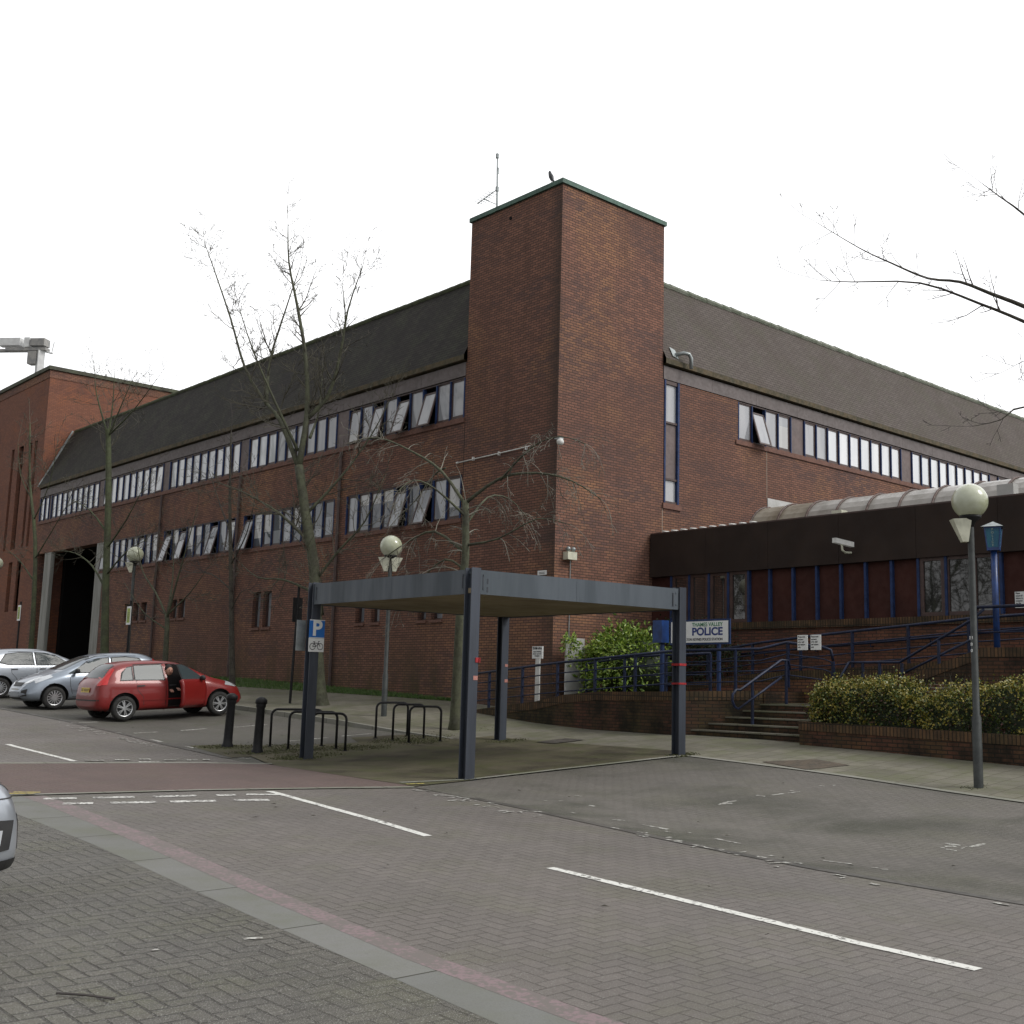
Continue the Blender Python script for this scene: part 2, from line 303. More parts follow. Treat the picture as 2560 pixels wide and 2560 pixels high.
# cars
def paintm(name,col,metal=0.,rough=.3):
    m=mat(name,col,rough,metal,coat=.5); t,b=pb(m); p=geo(t)
    L(t,mixc(t,ramp(t,noise(t,p,2.5,4),.4,.7,0,.25),col,tuple(v*.75 for v in col)),b.inputs['Base Color']); return m
M['car_red']=paintm('car_paint_red',(.20,.009,.008),.1,.4)
M['car_silver']=paintm('car_paint_silver',(.42,.45,.49),.6,.32)
M['car_steel']=paintm('car_paint_steel_blue',(.27,.31,.36),.6,.32)
M['car_grey']=paintm('car_paint_grey',(.22,.26,.28),.5,.35)
M['cglass']=mat('car_glass',(.045,.06,.065),.08,ior=1.45,spec=.28)
M['tyre']=simple('tyre_rubber',(.018,.018,.018),(.03,.029,.027),.85,8)
M['alloy']=mat('alloy_wheel',(.55,.56,.57),.3,.75)
M['trim']=simple('black_trim',(.018,.018,.019),(.026,.026,.026),.6,9)
M['paint_gw']=worn('giveway_line',(.66,.66,.62),(.16,.15,.14),.9)
M['joint']=mat('movement_joint',(.02,.017,.015),.9)
M['joint_pale']=mat('mastic_joint',(.30,.26,.21),.9)
M['lens']=mat('lamp_lens',(.62,.65,.68),.08,.4,coat=1)
M['lens_dark']=mat('lamp_housing',(.10,.11,.12),.1,.5,coat=1)
M['redlens']=mat('red_lens',(.5,.008,.008),.15,coat=1)
M['plate_y']=mat('plate_yellow',(.72,.50,.03),.4)
M['plate_w']=mat('plate_white',(.6,.6,.57),.4)
M['cloth']=simple('black_clothing',(.012,.012,.014),(.022,.022,.026),.9,12)
M['cloth_grey']=simple('grey_jacket',(.05,.055,.065),(.035,.038,.045),.9,12)
M['skin']=mat('skin',(.42,.22,.16),.6)
M['hair']=mat('hair',(.012,.009,.008),.7)
M['feather']=simple('black_feather',(.02,.022,.024),(.04,.045,.05),.5,15)
M['crane']=simple('crane_white',(.62,.63,.62),(.5,.5,.5),.5,1)
M['crane_dk']=simple('crane_grey',(.30,.29,.27),(.2,.2,.2),.6,1)
# ------------------------------------------------------------------ mesh builder
def wloc(p):
    v=Vector((0,0,0))
    while p is not None: v+=p.location; p=p.parent
    return v
def tag(o,label=None,cat=None,group=None,kind=None):
    if label: o['label']=label
    if cat: o['category']=cat
    if group: o['group']=group
    if kind: o['kind']=kind
    return o
def thing(name,label,cat,loc=(0,0,0),group=None):
    o=bpy.data.objects.new(name,None); S.collection.objects.link(o); o.location=loc; o.empty_display_size=.3
    return tag(o,label,cat,group)
class MB:
    def __init__(s): s.v=[];s.f=[];s.m=[];s.uv=[]
    def face(s,pts,m=0,uv=None):
        n=len(s.v); s.v+= [tuple(p) for p in pts]; s.f.append(tuple(range(n,n+len(pts)))); s.m.append(m); s.uv.append(uv)
    def box(s,x0,x1,y0,y1,z0,z1,m=0):
        if x0>x1:x0,x1=x1,x0
        if y0>y1:y0,y1=y1,y0
        if z0>z1:z0,z1=z1,z0
        a=[(x0,y0,z0),(x1,y0,z0),(x1,y1,z0),(x0,y1,z0),(x0,y0,z1),(x1,y0,z1),(x1,y1,z1),(x0,y1,z1)]
        for q in ((3,2,1,0),(4,5,6,7),(0,1,5,4),(1,2,6,5),(2,3,7,6),(3,0,4,7)): s.face([a[i] for i in q],m)
        return s
    def hexa(s,a,m=0):
        for q in ((3,2,1,0),(4,5,6,7),(0,1,5,4),(1,2,6,5),(2,3,7,6),(3,0,4,7)): s.face([a[i] for i in q],m)
        return s
    def beam(s,p,q,w,h,m=0,up=(0,0,1)):
        p,q=Vector(p),Vector(q); d=(q-p).normalized(); u=Vector(up); 
        if abs(d.dot(u))>.98: u=Vector((1,0,0))
        r=d.cross(u).normalized()*w/2; t=r.cross(d).normalized()*h/2
        return s.hexa([p-r-t,p+r-t,p+r+t,p-r+t,q-r-t,q+r-t,q+r+t,q-r+t],m)
    def tube(s,path,rad,n=8,m=0,cap=True):
        P=[Vector(p) for p in path]; rr=rad if isinstance(rad,(list,tuple)) else [rad]*len(P)
        k=len(s.v); ref=None
        for i,p in enumerate(P):
            d=(P[min(i+1,len(P)-1)]-P[max(i-1,0)])
            if d.length<1e-9: d=Vector((0,0,1))
            d.normalize()
            if ref is None: ref=Vector((0,0,1)) if abs(d.z)<.9 else Vector((1,0,0))
            a=d.cross(ref)
            if a.length<1e-4: a=d.cross(Vector((.3,1,.2)))
            a.normalize(); b=d.cross(a).normalized(); ref=a.cross(d)
            for j in range(n):
                t=2*math.pi*j/n; s.v.append(tuple(p+(a*math.cos(t)+b*math.sin(t))*rr[i]))
        for i in range(len(P)-1):
            for j in range(n):
                s.f.append((k+i*n+j,k+i*n+(j+1)%n,k+(i+1)*n+(j+1)%n,k+(i+1)*n+j)); s.m.append(m); s.uv.append(None)
        if cap:
            s.f.append(tuple(k+j for j in range(n))[::-1]); s.m.append(m); s.uv.append(None)
            s.f.append(tuple(k+(len(P)-1)*n+j for j in range(n))); s.m.append(m); s.uv.append(None)
        return s
    def lathe(s,c,prof,n=20,m=0,axis='z'):
        k=len(s.v); c=Vector(c)
        for r,h in prof:
            for j in range(n):
                t=2*math.pi*j/n; a,b=r*math.cos(t),r*math.sin(t)
                v=(a,b,h) if axis=='z' else ((a,h,b) if axis=='y' else (h,a,b))
                s.v.append(tuple(c+Vector(v)))
        for i in range(len(prof)-1):
            for j in range(n):
                s.f.append((k+i*n+j,k+i*n+(j+1)%n,k+(i+1)*n+(j+1)%n,k+(i+1)*n+j)); s.m.append(m); s.uv.append(None)
        return s
    def ball(s,c,r,n=14,m=0,sc=(1,1,1)):
        pr=[(r*math.sin(math.pi*i/n)*1+1e-4,-r*math.cos(math.pi*i/n)*sc[2]) for i in range(n+1)]
        k=len(s.v); s.lathe(c,pr,n*2,m)
        if sc[0]!=1 or sc[1]!=1:
            for i in range(k,len(s.v)):
                x,y,z=s.v[i]; s.v[i]=(c[0]+(x-c[0])*sc[0],c[1]+(y-c[1])*sc[1],z)
        return s
    def build(s,name,mats,parent=None,smooth=False,bevel=0):
        off=wloc(parent) if parent is not None else Vector((0,0,0))
        me=bpy.data.meshes.new(name); me.from_pydata([tuple(Vector(v)-off) for v in s.v],[],s.f)
        if not isinstance(mats,(list,tuple)): mats=[mats]
        for a in mats: me.materials.append(M[a] if isinstance(a,str) else a)
        me.polygons.foreach_set('material_index',s.m)
        uvl=me.uv_layers.new(name='UVMap')
        for p,uv in zip(me.polygons,s.uv):
            n=p.normal; ax,ay,az=abs(n.x),abs(n.y),abs(n.z)
            for i,(li,vi) in enumerate(zip(p.loop_indices,p.vertices)):
                if uv: uvl.data[li].uv=uv[i]; continue
                x,y,z=s.v[vi]
                uvl.data[li].uv=(x,y) if az>ax and az>ay else ((y,z) if ax>=ay else (x,z))
        if smooth: me.polygons.foreach_set('use_smooth',[True]*len(me.polygons))
        me.update()
        o=bpy.data.objects.new(name,me); S.collection.objects.link(o)
        if parent is not None: o.parent=parent
        if bevel:
            b=o.modifiers.new('b','BEVEL'); b.width=bevel; b.segments=2; b.limit_method='ANGLE'; b.angle_limit=R(40)
        return o
def apply_mods(o):
    dg=bpy.context.evaluated_depsgraph_get(); ev=o.evaluated_get(dg); me=bpy.data.meshes.new_from_object(ev)
    o.modifiers.clear(); o.data=me
def kids(o): return [c for c in bpy.data.objects if c.parent==o]
def copy_tree(o,parent=None):
    c=o.copy(); S.collection.objects.link(c); c.parent=parent
    for ch in kids(o): copy_tree(ch,c)
    return c
def text(name,body,size,loc,rot,m,parent=None,align='LEFT',sx=1.,bold=0.,ext=.002):
    cu_=bpy.data.curves.new(name,'FONT'); cu_.body=body; cu_.size=size; cu_.align_x=align; cu_.extrude=ext; cu_.offset=bold; cu_.align_y='CENTER'
    o=bpy.data.objects.new(name,cu_); S.collection.objects.link(o)
    bpy.context.view_layer.update(); dg=bpy.context.evaluated_depsgraph_get()
    me=bpy.data.meshes.new_from_object(o.evaluated_get(dg)); bpy.data.objects.remove(o)
    me.name=name; me.materials.clear(); me.materials.append(M[m])
    mt=Matrix.Translation(Vector(loc)-(wloc(parent) if parent is not None else Vector()))@rot.to_4x4()@Matrix.Diagonal((sx,1,1,1))
    me.transform(mt)
    o=bpy.data.objects.new(name,me); S.collection.objects.link(o)
    if parent is not None: o.parent=parent
    return o
# text facing -X (readable by someone looking towards +X): text x -> -Y, text y -> +Z
ROT_MX=Matrix(((0,0,-1),(-1,0,0),(0,1,0)))
# text facing -Y
ROT_MY=Matrix(((1,0,0),(0,0,-1),(0,1,0)))
# ------------------------------------------------------------------ ground sheets
def sheet(name,poly,m,dz=.004,extra=(),kind='structure',grid=None,**kw):
    bm=bmesh.new(); vs=[bm.verts.new((x,y,0)) for x,y in poly]; bm.faces.new(vs)
    xs=[p[0] for p in poly]; ys=[p[1] for p in poly]
    cy=[k[0] for k in HK]+[e for e in extra]
    for k,_ in CK:
        if min(xs)<k<max(xs): bmesh.ops.bisect_plane(bm,geom=bm.verts[:]+bm.edges[:]+bm.faces[:],plane_co=(k,0,0),plane_no=(1,0,0))
    for k in cy:
        if min(ys)<k<max(ys): bmesh.ops.bisect_plane(bm,geom=bm.verts[:]+bm.edges[:]+bm.faces[:],plane_co=(0,k,0),plane_no=(0,1,0))
    bmesh.ops.triangulate(bm,faces=bm.faces[:])
    for f in bm.faces:
        if f.normal.z<0: f.normal_flip()
    mb=MB()
    for f in bm.faces:
        mb.face([(v.co.x,v.co.y,zg(v.co.x,v.co.y)+(dz(v.co.x,v.co.y) if callable(dz) else dz)) for v in f.verts])
    bm.free()
    o=mb.build(name,m); 
    if kind: o['kind']=kind
    return o
def bigstrip(x0,x1,y0,y1): return [(x0,y0),(x1,y0),(x1,y1),(x0,y1)]
sheet('ground',bigstrip(-180,390,-59,390),'ground',0)
RE=[(10.3,-40),(10.12,5),(10.0,7),(10.05,8.3),(10.2,10.3),(10.5,13.8),(10.62,20),(10.62,26),(10.4,33),(10.3,120)]
sheet('road',[(4.6,-40)]+RE+[(5.2,120),(5.2,20),(5.2,14),(4.95,9),(4.6,4.5)],'road',.004)
KL=[(4.1,-40),(4.22,3.5),(4.32,5.32),(4.44,7.41),(4.66,11.2),(4.74,13.1),(4.85,16.4)]
KR=[(4.5,-40),(4.62,3.5),(4.66,4.9),(4.7,6.58),(4.83,8.21),(5.04,11.16),(5.22,13.5),(5.42,16.2)]
sheet('kerb_channel',KL+KR[::-1],'channel',.007)
PR=[(x+(.2 if y<9 else .27),y) for x,y in KR]
sheet('faded_line',KR+PR[::-1],'pink',.008)
sheet('parking_bay_near',[(-60,-40)]+KL+[(4.85,60),(-60,60)],'bayL',.006)
redp=[(2.2,17.25),(5.6,16.4),(7.68,15.86),(10.62,14.72),(10.75,19.58),(9.8,20.2),(6.74,21.12),(2.2,22.4)]
sheet('raised_crossing',redp,'redstrip',.016)
def strip(a,b,w,side=1):
    a=Vector((*a,0));b=Vector((*b,0)); d=(b-a).normalized(); n=Vector((-d.y,d.x,0))*w*side
    return [(a.x,a.y),(b.x,b.y),(b.x+n.x,b.y+n.y),(a.x+n.x,a.y+n.y)]
def polystrip(pts,w,side=1):
    out=[]
    for i,p in enumerate(pts):
        a=Vector((*pts[max(i-1,0)],0));b=Vector((*pts[min(i+1,len(pts)-1)],0)); d=(b-a).normalized()
        out.append((p[0]-d.y*w*side,p[1]+d.x*w*side))
    return list(pts)+out[::-1]
sheet('kerb_edge',polystrip([(2.2,17.25),(5.6,16.4),(7.68,15.86),(10.57,14.72)],.14,-1),'kerb',.018)
sheet('kerb_edge',polystrip([(10.85,19.55),(9.8,20.2),(6.74,21.12),(2.2,22.4)],.16,-1),'kerb',.018)
KE=[(15.4,-40),(15.9,5.0),(16.13,7.72),(16.6,11.11),(16.88,14.75)]
sheet('parking_bay_right',[(10.3,-40)]+KE+[(12.1,15.08),(10.56,14.72),(10.5,13.8),(10.2,10.3),(10.05,8.3),(10.0,7),(10.12,5)],'bayR',.008)
sheet('gutter',polystrip([(10.3,-40),(10.12,5),(10.0,7),(10.05,8.3),(10.2,10.3),(10.45,13.2)],.13,-1),'gutter',.010)
sheet('kerb_edge',polystrip(KE,.15,-1),'kerb',.022)
sheet('kerb_edge',polystrip([(10.7,15.2),(12.1,15.10),(16.88,14.78)],.13,1),'kerb',.024)
sheet('canopy_floor',[(10.56,14.74),(12.1,15.12),(16.88,14.8),(17.4,15.5),(17.2,21.0),(11.2,21.0),(10.7,19)],'footmoss',.016)
fdz=lambda x,y: .014+.1*max(0,min(1,(y-22)/3.))
sheet('footway',[(16.9,14.8),(16.63,11.11),(16.16,7.72),(15.93,5.0),(15.45,-40),(24,-40),(24,23),(20.75,27),(20.75,100),(15.6,100),(15.62,30.2),(15.7,27.9),(15.9,25.3),(16.1,23.0),(16.3,21.0),(17.2,21.0),(17.38,15.5)],'foot',fdz,extra=(22,25))
sheet('parking_bay_far',[(10.62,20.9),(11.2,21.0),(16.3,21.0),(16.1,23.0),(15.9,25.3),(15.7,27.9),(15.62,30.2),(15.55,100),(10.3,100),(10.4,33),(10.62,26)],'bayF',.008)
sheet('mossy_edge',[(10.75,20.95),(11.2,21.02),(16.25,21.02),(16.1,22.5),(14.6,22.8),(14.2,21.9),(12.6,22.6),(11.9,23.4),(11.0,23.3)],'footmoss',.012)
sheet('gutter',polystrip([(10.6,20.9),(10.62,26),(10.4,33),(10.3,80)],.16,-1),'gutter',.012)
k=MB()
kp=[(16.3,21.2),(16.1,23.0),(15.9,25.3),(15.7,27.9),(15.62,30.2),(15.58,45),(15.56,80)]
for (a,b),(c,d) in zip(kp,kp[1:]):
    n=max(1,int((d-b)/.92))
    for i in range(n):
        t0,t1=i/n,(i+1)/n-.004
        p=[(a+(c-a)*t,b+(d-b)*t) for t in (t0,t1)]
        z=[zg(*q)+fdz(*q)+.004 for q in p]
        (x0,y0),(x1,y1)=p
        k.hexa([(x0-.12,y0,z[0]-.3),(x0+.02,y0,z[0]-.3),(x1+.02,y1,z[1]-.3),(x1-.12,y1,z[1]-.3),(x0-.12,y0,z[0]),(x0+.02,y0,z[0]),(x1+.02,y1,z[1]),(x1-.12,y1,z[1])])
tag(k.build('kerb','kerb'),kind='structure')
sheet('grass_verge',[(20.73,26.8),(20.0,29),(19.2,33),(18.7,36),(18.5,42),(18.5,54),(20.73,54)],'grassbase',lambda x,y:fdz(x,y)+.012+.0*x,extra=(22,25))
g=MB(); random.seed(3)
for i in range(16000):
    y=random.uniform(26.9,53); lim=itp([(26.8,20.73),(29,20),(33,19.2),(36,18.7),(42,18.5),(60,18.5)],y)
    x=random.uniform(lim-.05,20.72); z=zg(x,y)+.12; a=random.uniform(0,6.28); h=random.uniform(.04,.11); w=.012
    dx,dy=math.cos(a)*w,math.sin(a)*w; lx,ly=random.uniform(-.04,.04),random.uniform(-.04,.04)
    g.face([(x-dx,y-dy,z),(x+dx,y+dy,z),(x+lx,y+ly,z+h)])
tag(g.build('grass','grass'),kind='stuff')
# moss tufts round the posts and the cycle stands
g=MB(); random.seed(5)
spots=[(11.62,22.83,.5),(11.63,21.57,.5),(12.5,22.3,.6),(12.6,21.6,.6),(13.3,21.3,.6),(12.2,20.6,.6),(15,21.6,.6),(15.7,21.8,.7),(15.3,21.1,.5),(17.3,22.3,.6),(17.2,28.3,.7),(16.85,20,.4),(13.8,21.0,.5),(11.8,20.4,.4),(17,8.9,.25),(16.95,14.9,.3)]
for sx,sy,sr in spots:
    for i in range(420):
        r=sr*math.sqrt(random.random())*random.uniform(.6,1.2); a=random.uniform(0,6.28); x=sx+r*math.cos(a)*1.3; y=sy+r*math.sin(a)*.8
        z=zg(x,y)+(fdz(x,y) if x>16.2 else .016); a=random.uniform(0,6.28); h=random.uniform(.006,.03); w=.018
        dx,dy=math.cos(a)*w,math.sin(a)*w
        g.face([(x-dx,y-dy,z),(x+dx,y+dy,z),(x+random.uniform(-.02,.02),y+random.uniform(-.02,.02),z+h)])
tag(g.build('moss','moss'),kind='stuff')
# painted markings
def line(a,b,w,m='paint',dz=.009,name='road_marking',jag=True):
    a=Vector(a);b=Vector(b); d=(b-a); ln=d.length; d.normalize(); n=Vector((-d.y,d.x))*w/2
    k=max(1,int(ln/.2)); pts=[]
    for i in range(k+1):
        p=a+d*ln*i/k; j=random.uniform(-.01,.01) if jag else 0; pts.append(p+n*(1+j*6))
    for i in range(k,-1,-1):
        p=a+d*ln*i/k; j=random.uniform(-.01,.01) if jag else 0; pts.append(p-n*(1+j*6))
    return sheet(name,[(p.x,p.y) for p in pts],m,dz)
random.seed(11)
line((7.60,4.0),(7.80,8.55),.11); line((7.91,10.7),(8.42,15.2),.11); line((7.93,21.2),(7.81,24.4),.11); line((7.8,28.5),(7.8,32.5),.11)
# give-way markings, bay marks and flecks of old paint
for a,b in [([5.55,15.8],[5.92,15.67]),([6.1,15.6],[6.58,15.43]),([6.79,15.35],[7.32,15.16]),([7.56,15.07],[7.8,14.99]),([5.55,15.12],[5.87,14.98]),([6.06,14.92],[6.58,14.75]),([6.74,14.7],[7.28,14.52]),([7.51,14.45],[7.93,14.31])]:
    line(a,b,.2,'paint_gw',.009)
line((7.95,14.98),(8.35,14.75),.12,'paint',.010)
for a,b in [([8.61,21.14],[8.85,21.06]),([9.04,21.12],[9.23,21.06]),([9.39,20.85],[9.58,20.79]),([9.77,20.73],[9.84,20.7]),([10.07,20.71],[10.19,20.67]),([8.86,20.7],[9.19,20.59]),([8.1,21.2],[8.4,21.1])]:
    line(a,b,.13,'paint_worn',.020)
for a,b in [([10.52,28.53],[11.2,28.7]),([10.72,26.2],[10.75,25.52]),([10.97,26.01],[11.6,26.2]),([10.8,24.75],[10.82,24.2]),([12.2,26.31],[12.84,26.33]),([13.48,26.21],[14.4,26.28]),([10.9,23.23],[10.9,22.83]),([10.9,22.83],[11.44,23.03]),([13.2,23.1],[14.2,23.15]),([14.6,23.2],[15.4,23.2])]:
    line(a,b,.09,'paint_worn',.0115)
for a,b in [([10.75,10.1],[10.77,9.68]),([10.72,8.91],[10.68,8.49]),([10.54,7.28],[10.62,6.98]),([10.72,10.61],[10.82,10.47]),([10.61,6.74],[10.65,6.68]),([10.62,6.63],[10.67,6.58]),([9.88,7.5],[10.1,7.42]),([10.21,11.75],[10.38,11.56]),([12.93,10.69],[13.17,10.62]),([14.16,10.68],[14.4,10.64]),([14.5,10.62],[14.74,10.59]),([15.63,10.6],[15.69,10.59]),([12.68,6.73],[12.97,6.71]),([12.5,6.95],[12.6,6.86]),([10.23,13.74],[10.42,13.42]),([4.1,7.64],[4.22,7.59]),([3.5,7.71],[3.5,7.68])]:
    line(a,b,.05,'paint_worn',.012)
random.seed(21)
def flecks(cx,cy,sx,sy,n,name='paint_fleck'):
    bm=[]
    mb=MB()
    for i in range(n):
        x=random.gauss(cx,sx); y=random.gauss(cy,sy); l=random.uniform(.03,.14); w=random.uniform(.015,.04)
        if random.random()<.6: l,w=w,l
        z=[zg(x+a,y+b)+.027 for a,b in ((-w,-l),(w,-l),(w,l),(-w,l))]
        mb.face([(x-w,y-l,z[0]),(x+w,y-l*.8,z[1]),(x+w*.9,y+l,z[2]),(x-w,y+l*.9,z[3])])
    return tag(mb.build('paint_flecks','paint_worn'),kind='stuff')
fl=MB()
for cx,cy,sx,sy,n in [(10.3,27.3,.16,.7,34),(10.35,24.4,.1,.7,36),(10.3,13.3,.08,.6,16),(10.05,12.2,.08,.5,12),(10.2,9.2,.1,.7,16),(10.1,8.0,.1,.5,10),(9.95,6.2,.08,.6,5),(10.7,8.5,.06,2,5),(12.5,6.85,.3,.12,7),(13.5,10.7,.9,.03,6),(9.5,20.8,.6,.12,18),(11.4,12.0,.3,.5,4)]:
    for i in range(n):
        x=random.gauss(cx,sx); y=random.gauss(cy,sy); l=random.uniform(.02,.09); w=random.uniform(.012,.03)
        if random.random()<.5: l,w=w,l
        q=[(x-w,y-l),(x+w,y-l*.8),(x+w*.9,y+l),(x-w,y+l*.9)]
        fl.face([(a,b,zg(a,b)+.0125) for a,b in q])
tag(fl.build('paint_flecks','paint_worn'),kind='stuff')
line((5.45,16.62),(5.72,16.42),.08,'yellow',.03); line((5.3,16.5),(5.62,16.3),.08,'yellow',.03); line((10.6,14.95),(10.9,14.9),.06,'yellow',.03)
sheet('manhole_cover',[(17.09,13.1),(17.87,12.47),(17.64,11.6),(16.75,11.9)],'iron',.03)
sheet('manhole_cover',[(17.0,19.2),(17.8,19.1),(17.8,18.5),(17.0,18.6)],'gutter',.03)
# ================================================================== MAIN BUILDING
XL,YR=20.75,22.86
B=thing('police_station','dark red brick police station with square corner tower, ribbon windows and steep tiled roofs','building',(XL,YR,0))
def P3(fc,u,z,d=0):
    return (XL-d,u,z) if fc=='L' else (u,YR-d,z)
def hx(mb,fc,u0,u1,z0,z1,d0,d1,m=0):
    if fc=='L': mb.box(XL-d0,XL-d1,u0,u1,z0,z1,m)
    else: mb.box(u0,u1,YR-d0,YR-d1,z0,z1,m)
def wall_holes(mb,fc,u0,u1,z0,z1,holes,depth=.16,m=0):
    us=sorted({u0,u1}|{h[i] for h in holes for i in (0,1) if u0<h[i]<u1}); zs=sorted({z0,z1}|{h[i] for h in holes for i in (2,3) if z0<h[i]<z1})
    for a,b in zip(us,us[1:]):
        for c,d in zip(zs,zs[1:]):
            um,zm=(a+b)/2,(c+d)/2
            if any(h[0]<um<h[1] and h[2]<zm<h[3] for h in holes): continue
            q=[P3(fc,a,c),P3(fc,b,c),P3(fc,b,d),P3(fc,a,d)]
            mb.face(q,m)
    for h in holes:
        a,b,c,d=h[:4]; e=h[4] if len(h)>4 else depth
        for q in ([(a,c,0),(b,c,0),(b,c,-e),(a,c,-e)],[(a,d,0),(b,d,0),(b,d,-e),(a,d,-e)],[(a,c,0),(a,d,0),(a,d,-e),(a,c,-e)],[(b,c,0),(b,d,0),(b,d,-e),(b,c,-e)]):
            mb.face([P3(fc,u,z,dd) for u,z,dd in q],m)
LOWG=[(27.04,33.35),(34.15,40.55),(41.25,47.6),(48.25,54.4)]
UPG=[(27.08,33.45),(34.25,40.5),(41.25,47.5),(48.2,54.6),(55.3,61.5)]
SW=[(39.5,38.9,3.43),(38.7,38.1,3.43),(32.5,31.98,3.43),(31.59,31.1,3.43),(29.04,28.6,3.43),(28.36,27.78,3.43),(51.2,50.45,3.97),(50.25,49.65,3.97),(49.45,48.85,3.97),(46.5,45.9,3.97),(45.75,45.15,3.97)]
w=MB()
holes=[(a,b,6.42,7.75) for a,b in LOWG]+[(b,a,z,4.75,.22) for a,b,z in SW]+[(54.5,63.0,-.5,7.76,.5),(27.04,63.2,9.5,11.2)]
wall_holes(w,'L',27.0,63.4,-.5,11.2,holes)
w.build('wall','brick_main',B)
w=MB(); wall_holes(w,'R',25.02,80,2.0,11.2,[(25.08,25.74,7.0,10.77),(28.63,80,9.5,11.2),(25.02,28.63,10.77,11.2,.05)],.16)
w.build('wall','brick_main',B)
# gable and backs so that nothing leaks
w=MB(); w.box(XL+.5,XL+.6,27,54.4,-.5,11.2); w.box(25.1,80,YR+.5,YR+.6,2,11.2); w.box(22.2,80,62.9,63.3,-.5,14.4); w.box(79.7,80,24,63,-.5,14.4)
w.box(26.5,27,54.4,63.2,-.5,8); w.box(21.3,27,54.4,54.6,-.5,8); w.box(21,27,54.4,63.2,7.8,8.0)
w.build('inner_lining','dark',B)
# tower
t=MB(); t.box(XL,25.02,YR,27.0,-.5,15.62); t.build('tower','brick_tower',B)
for q in ((XL-.004,XL+.01,26.99,27.015,.5,9.33),): MB().box(*q).build('movement_joint','joint',B)
MB().box(25.03,25.05,YR-.004,YR+.01,2,6.82).build('movement_joint','joint_pale',B); MB().box(30.13,30.15,YR-.004,YR+.01,7.76,9.33).build('movement_joint','joint_pale',B)
t=MB(); t.box(XL-.06,25.08,YR-.06,27.06,15.635,15.77); t.build('coping','copper',B)
t=MB(); t.lathe((XL-.006,25.13,15.24),[(.001,0),(.06,0),(.06,.03)],14,axis='x'); t.build('vent_hole','dark',B)
# sill courses
for q in [('L',a-.02,b+.02,6.28,6.40,.045,-.03) for a,b in LOWG]+[('L',27.02,63.2,9.33,9.47,.045,-.03),('R',28.5,80,9.33,9.47,.045,-.03),('R',25.03,25.85,6.82,6.98,.05,-.03)]+[('L',b-.03,a+.03,z-.09,z-.01,.05,-.2) for a,b,z in SW]:
    t=MB(); hx(t,*q); t.build('sill','sill',B)
# eaves fascia and mauve infill panels
for i in range(16):
    t=MB(); a=27.04+i*2.27; hx(t,'L',a,min(a+2.262,63.2),10.78,11.2,.02,-.14); t.build('eaves_panel','fascia_gray',B)
for i in range(16):
    t=MB(); a=25.04+i*2.27; hx(t,'R',a,a+2.262 if i<15 else 80,10.79,11.2,.02,-.04 if a<28 else -.14); t.build('eaves_panel','fascia_gray',B)
t=MB()
for a,b in zip([g_[1] for g_ in UPG],[g_[0] for g_ in UPG[1:]]+[61.85]): 
    t=MB(); hx(t,'L',a+.03,b-.03,9.5,10.76,-.03,-.14); t.build('infill_panel','panel',B)
for a,b,c,d in ((31.52,32.27,9.5,10.77),(38.62,39.36,9.5,10.77),(45.72,46.44,9.5,10.77),(52.8,80,9.5,10.77),(25.145,25.675,7.765,9.435)):
    t=MB(); hx(t,'R',a,b,c,d,-.05,-.128); t.build('infill_panel','panel',B)
# windows
def casement(fc,u0,u1,z0,z1,op,mg,openable,parent,rec=.07):
    mb=MB(); fw=.055 if openable else .03
    hin=z1-(.2*op if op>0 else 0); hgt=(z1-z0); ang=R(19)*op
    def pt(u,s,d): # s distance down from the hinge, d outwards normal of the sash
        return P3(fc,u,hin-s*math.cos(ang)+d*math.sin(ang),-rec+s*math.sin(ang)+d*math.cos(ang))
    def bx(a,b,s0,s1,d0,d1,m):
        q=[pt(a,s0,d0),pt(b,s0,d0),pt(b,s1,d0),pt(a,s1,d0),pt(a,s0,d1),pt(b,s0,d1),pt(b,s1,d1),pt(a,s1,d1)]
        mb.hexa(q,m)
    hh=hgt-(.02 if op>0 else 0)
    rr_=random.random()
    if mg=='glass' and rr_<.35: mats_=['brown','glass_deep','blind']
    elif mg=='glass' and rr_<.7: mats_=['brown',mg,'glass_deep']
    elif mg=='glass_up' and rr_<.3: mats_=['brown','blind',mg]
    else: mats_=['brown',mg,mg]
    sp_=fw+(hh-2*fw)*random.choice((.3,.45,.6,.75))
    bx(u0+fw,u1-fw,fw,sp_,.0,.012,2); bx(u0+fw,u1-fw,sp_,hh-fw,.0,.012,1)
    bx(u0,u1,0,fw,-.01,.03,0); bx(u0,u1,hh-fw,hh,-.01,.03,0); bx(u0,u0+fw,fw,hh-fw,-.01,.03,0); bx(u1-fw,u1,fw,hh-fw,-.01,.03,0)
    return mb.build('casement',mats_,parent)
def ribbon(fc,u0,u1,z0,z1,n,opens,mg,first_open=0,both=True):
    f=MB(); p=(u1-u0)/n
    hx(f,fc,u0,u1,z0,z0+.04,-.02,-.13,1); hx(f,fc,u0,u1,z1-.04,z1,-.02,-.13,1)
    for i in range(n+1):
        u=u0+i*p; hx(f,fc,u-.022,u+.022,z0+.04,z1-.04,.012,-.12,0)
        hx(f,fc,u-.022,u+.022,z0-.03,z0+.04,.013,-.018,0)
    hx(f,fc,u0,u1,z0+.0,z1,-.30,-.31,2)
    fr=f.build('ribbon_window',['blue','brown','dark'],B)
    for i in range(n):
        op=opens.get(i,0)*random.uniform(.78,1.12); g_=mg[i] if isinstance(mg,(list,tuple)) else mg
        casement(fc,u0+i*p+.032,u0+(i+1)*p-.032,z0+.045,z1-.045,op,g_,(i%2==first_open),fr)
U='glass_up';K='glass_painted_sky'
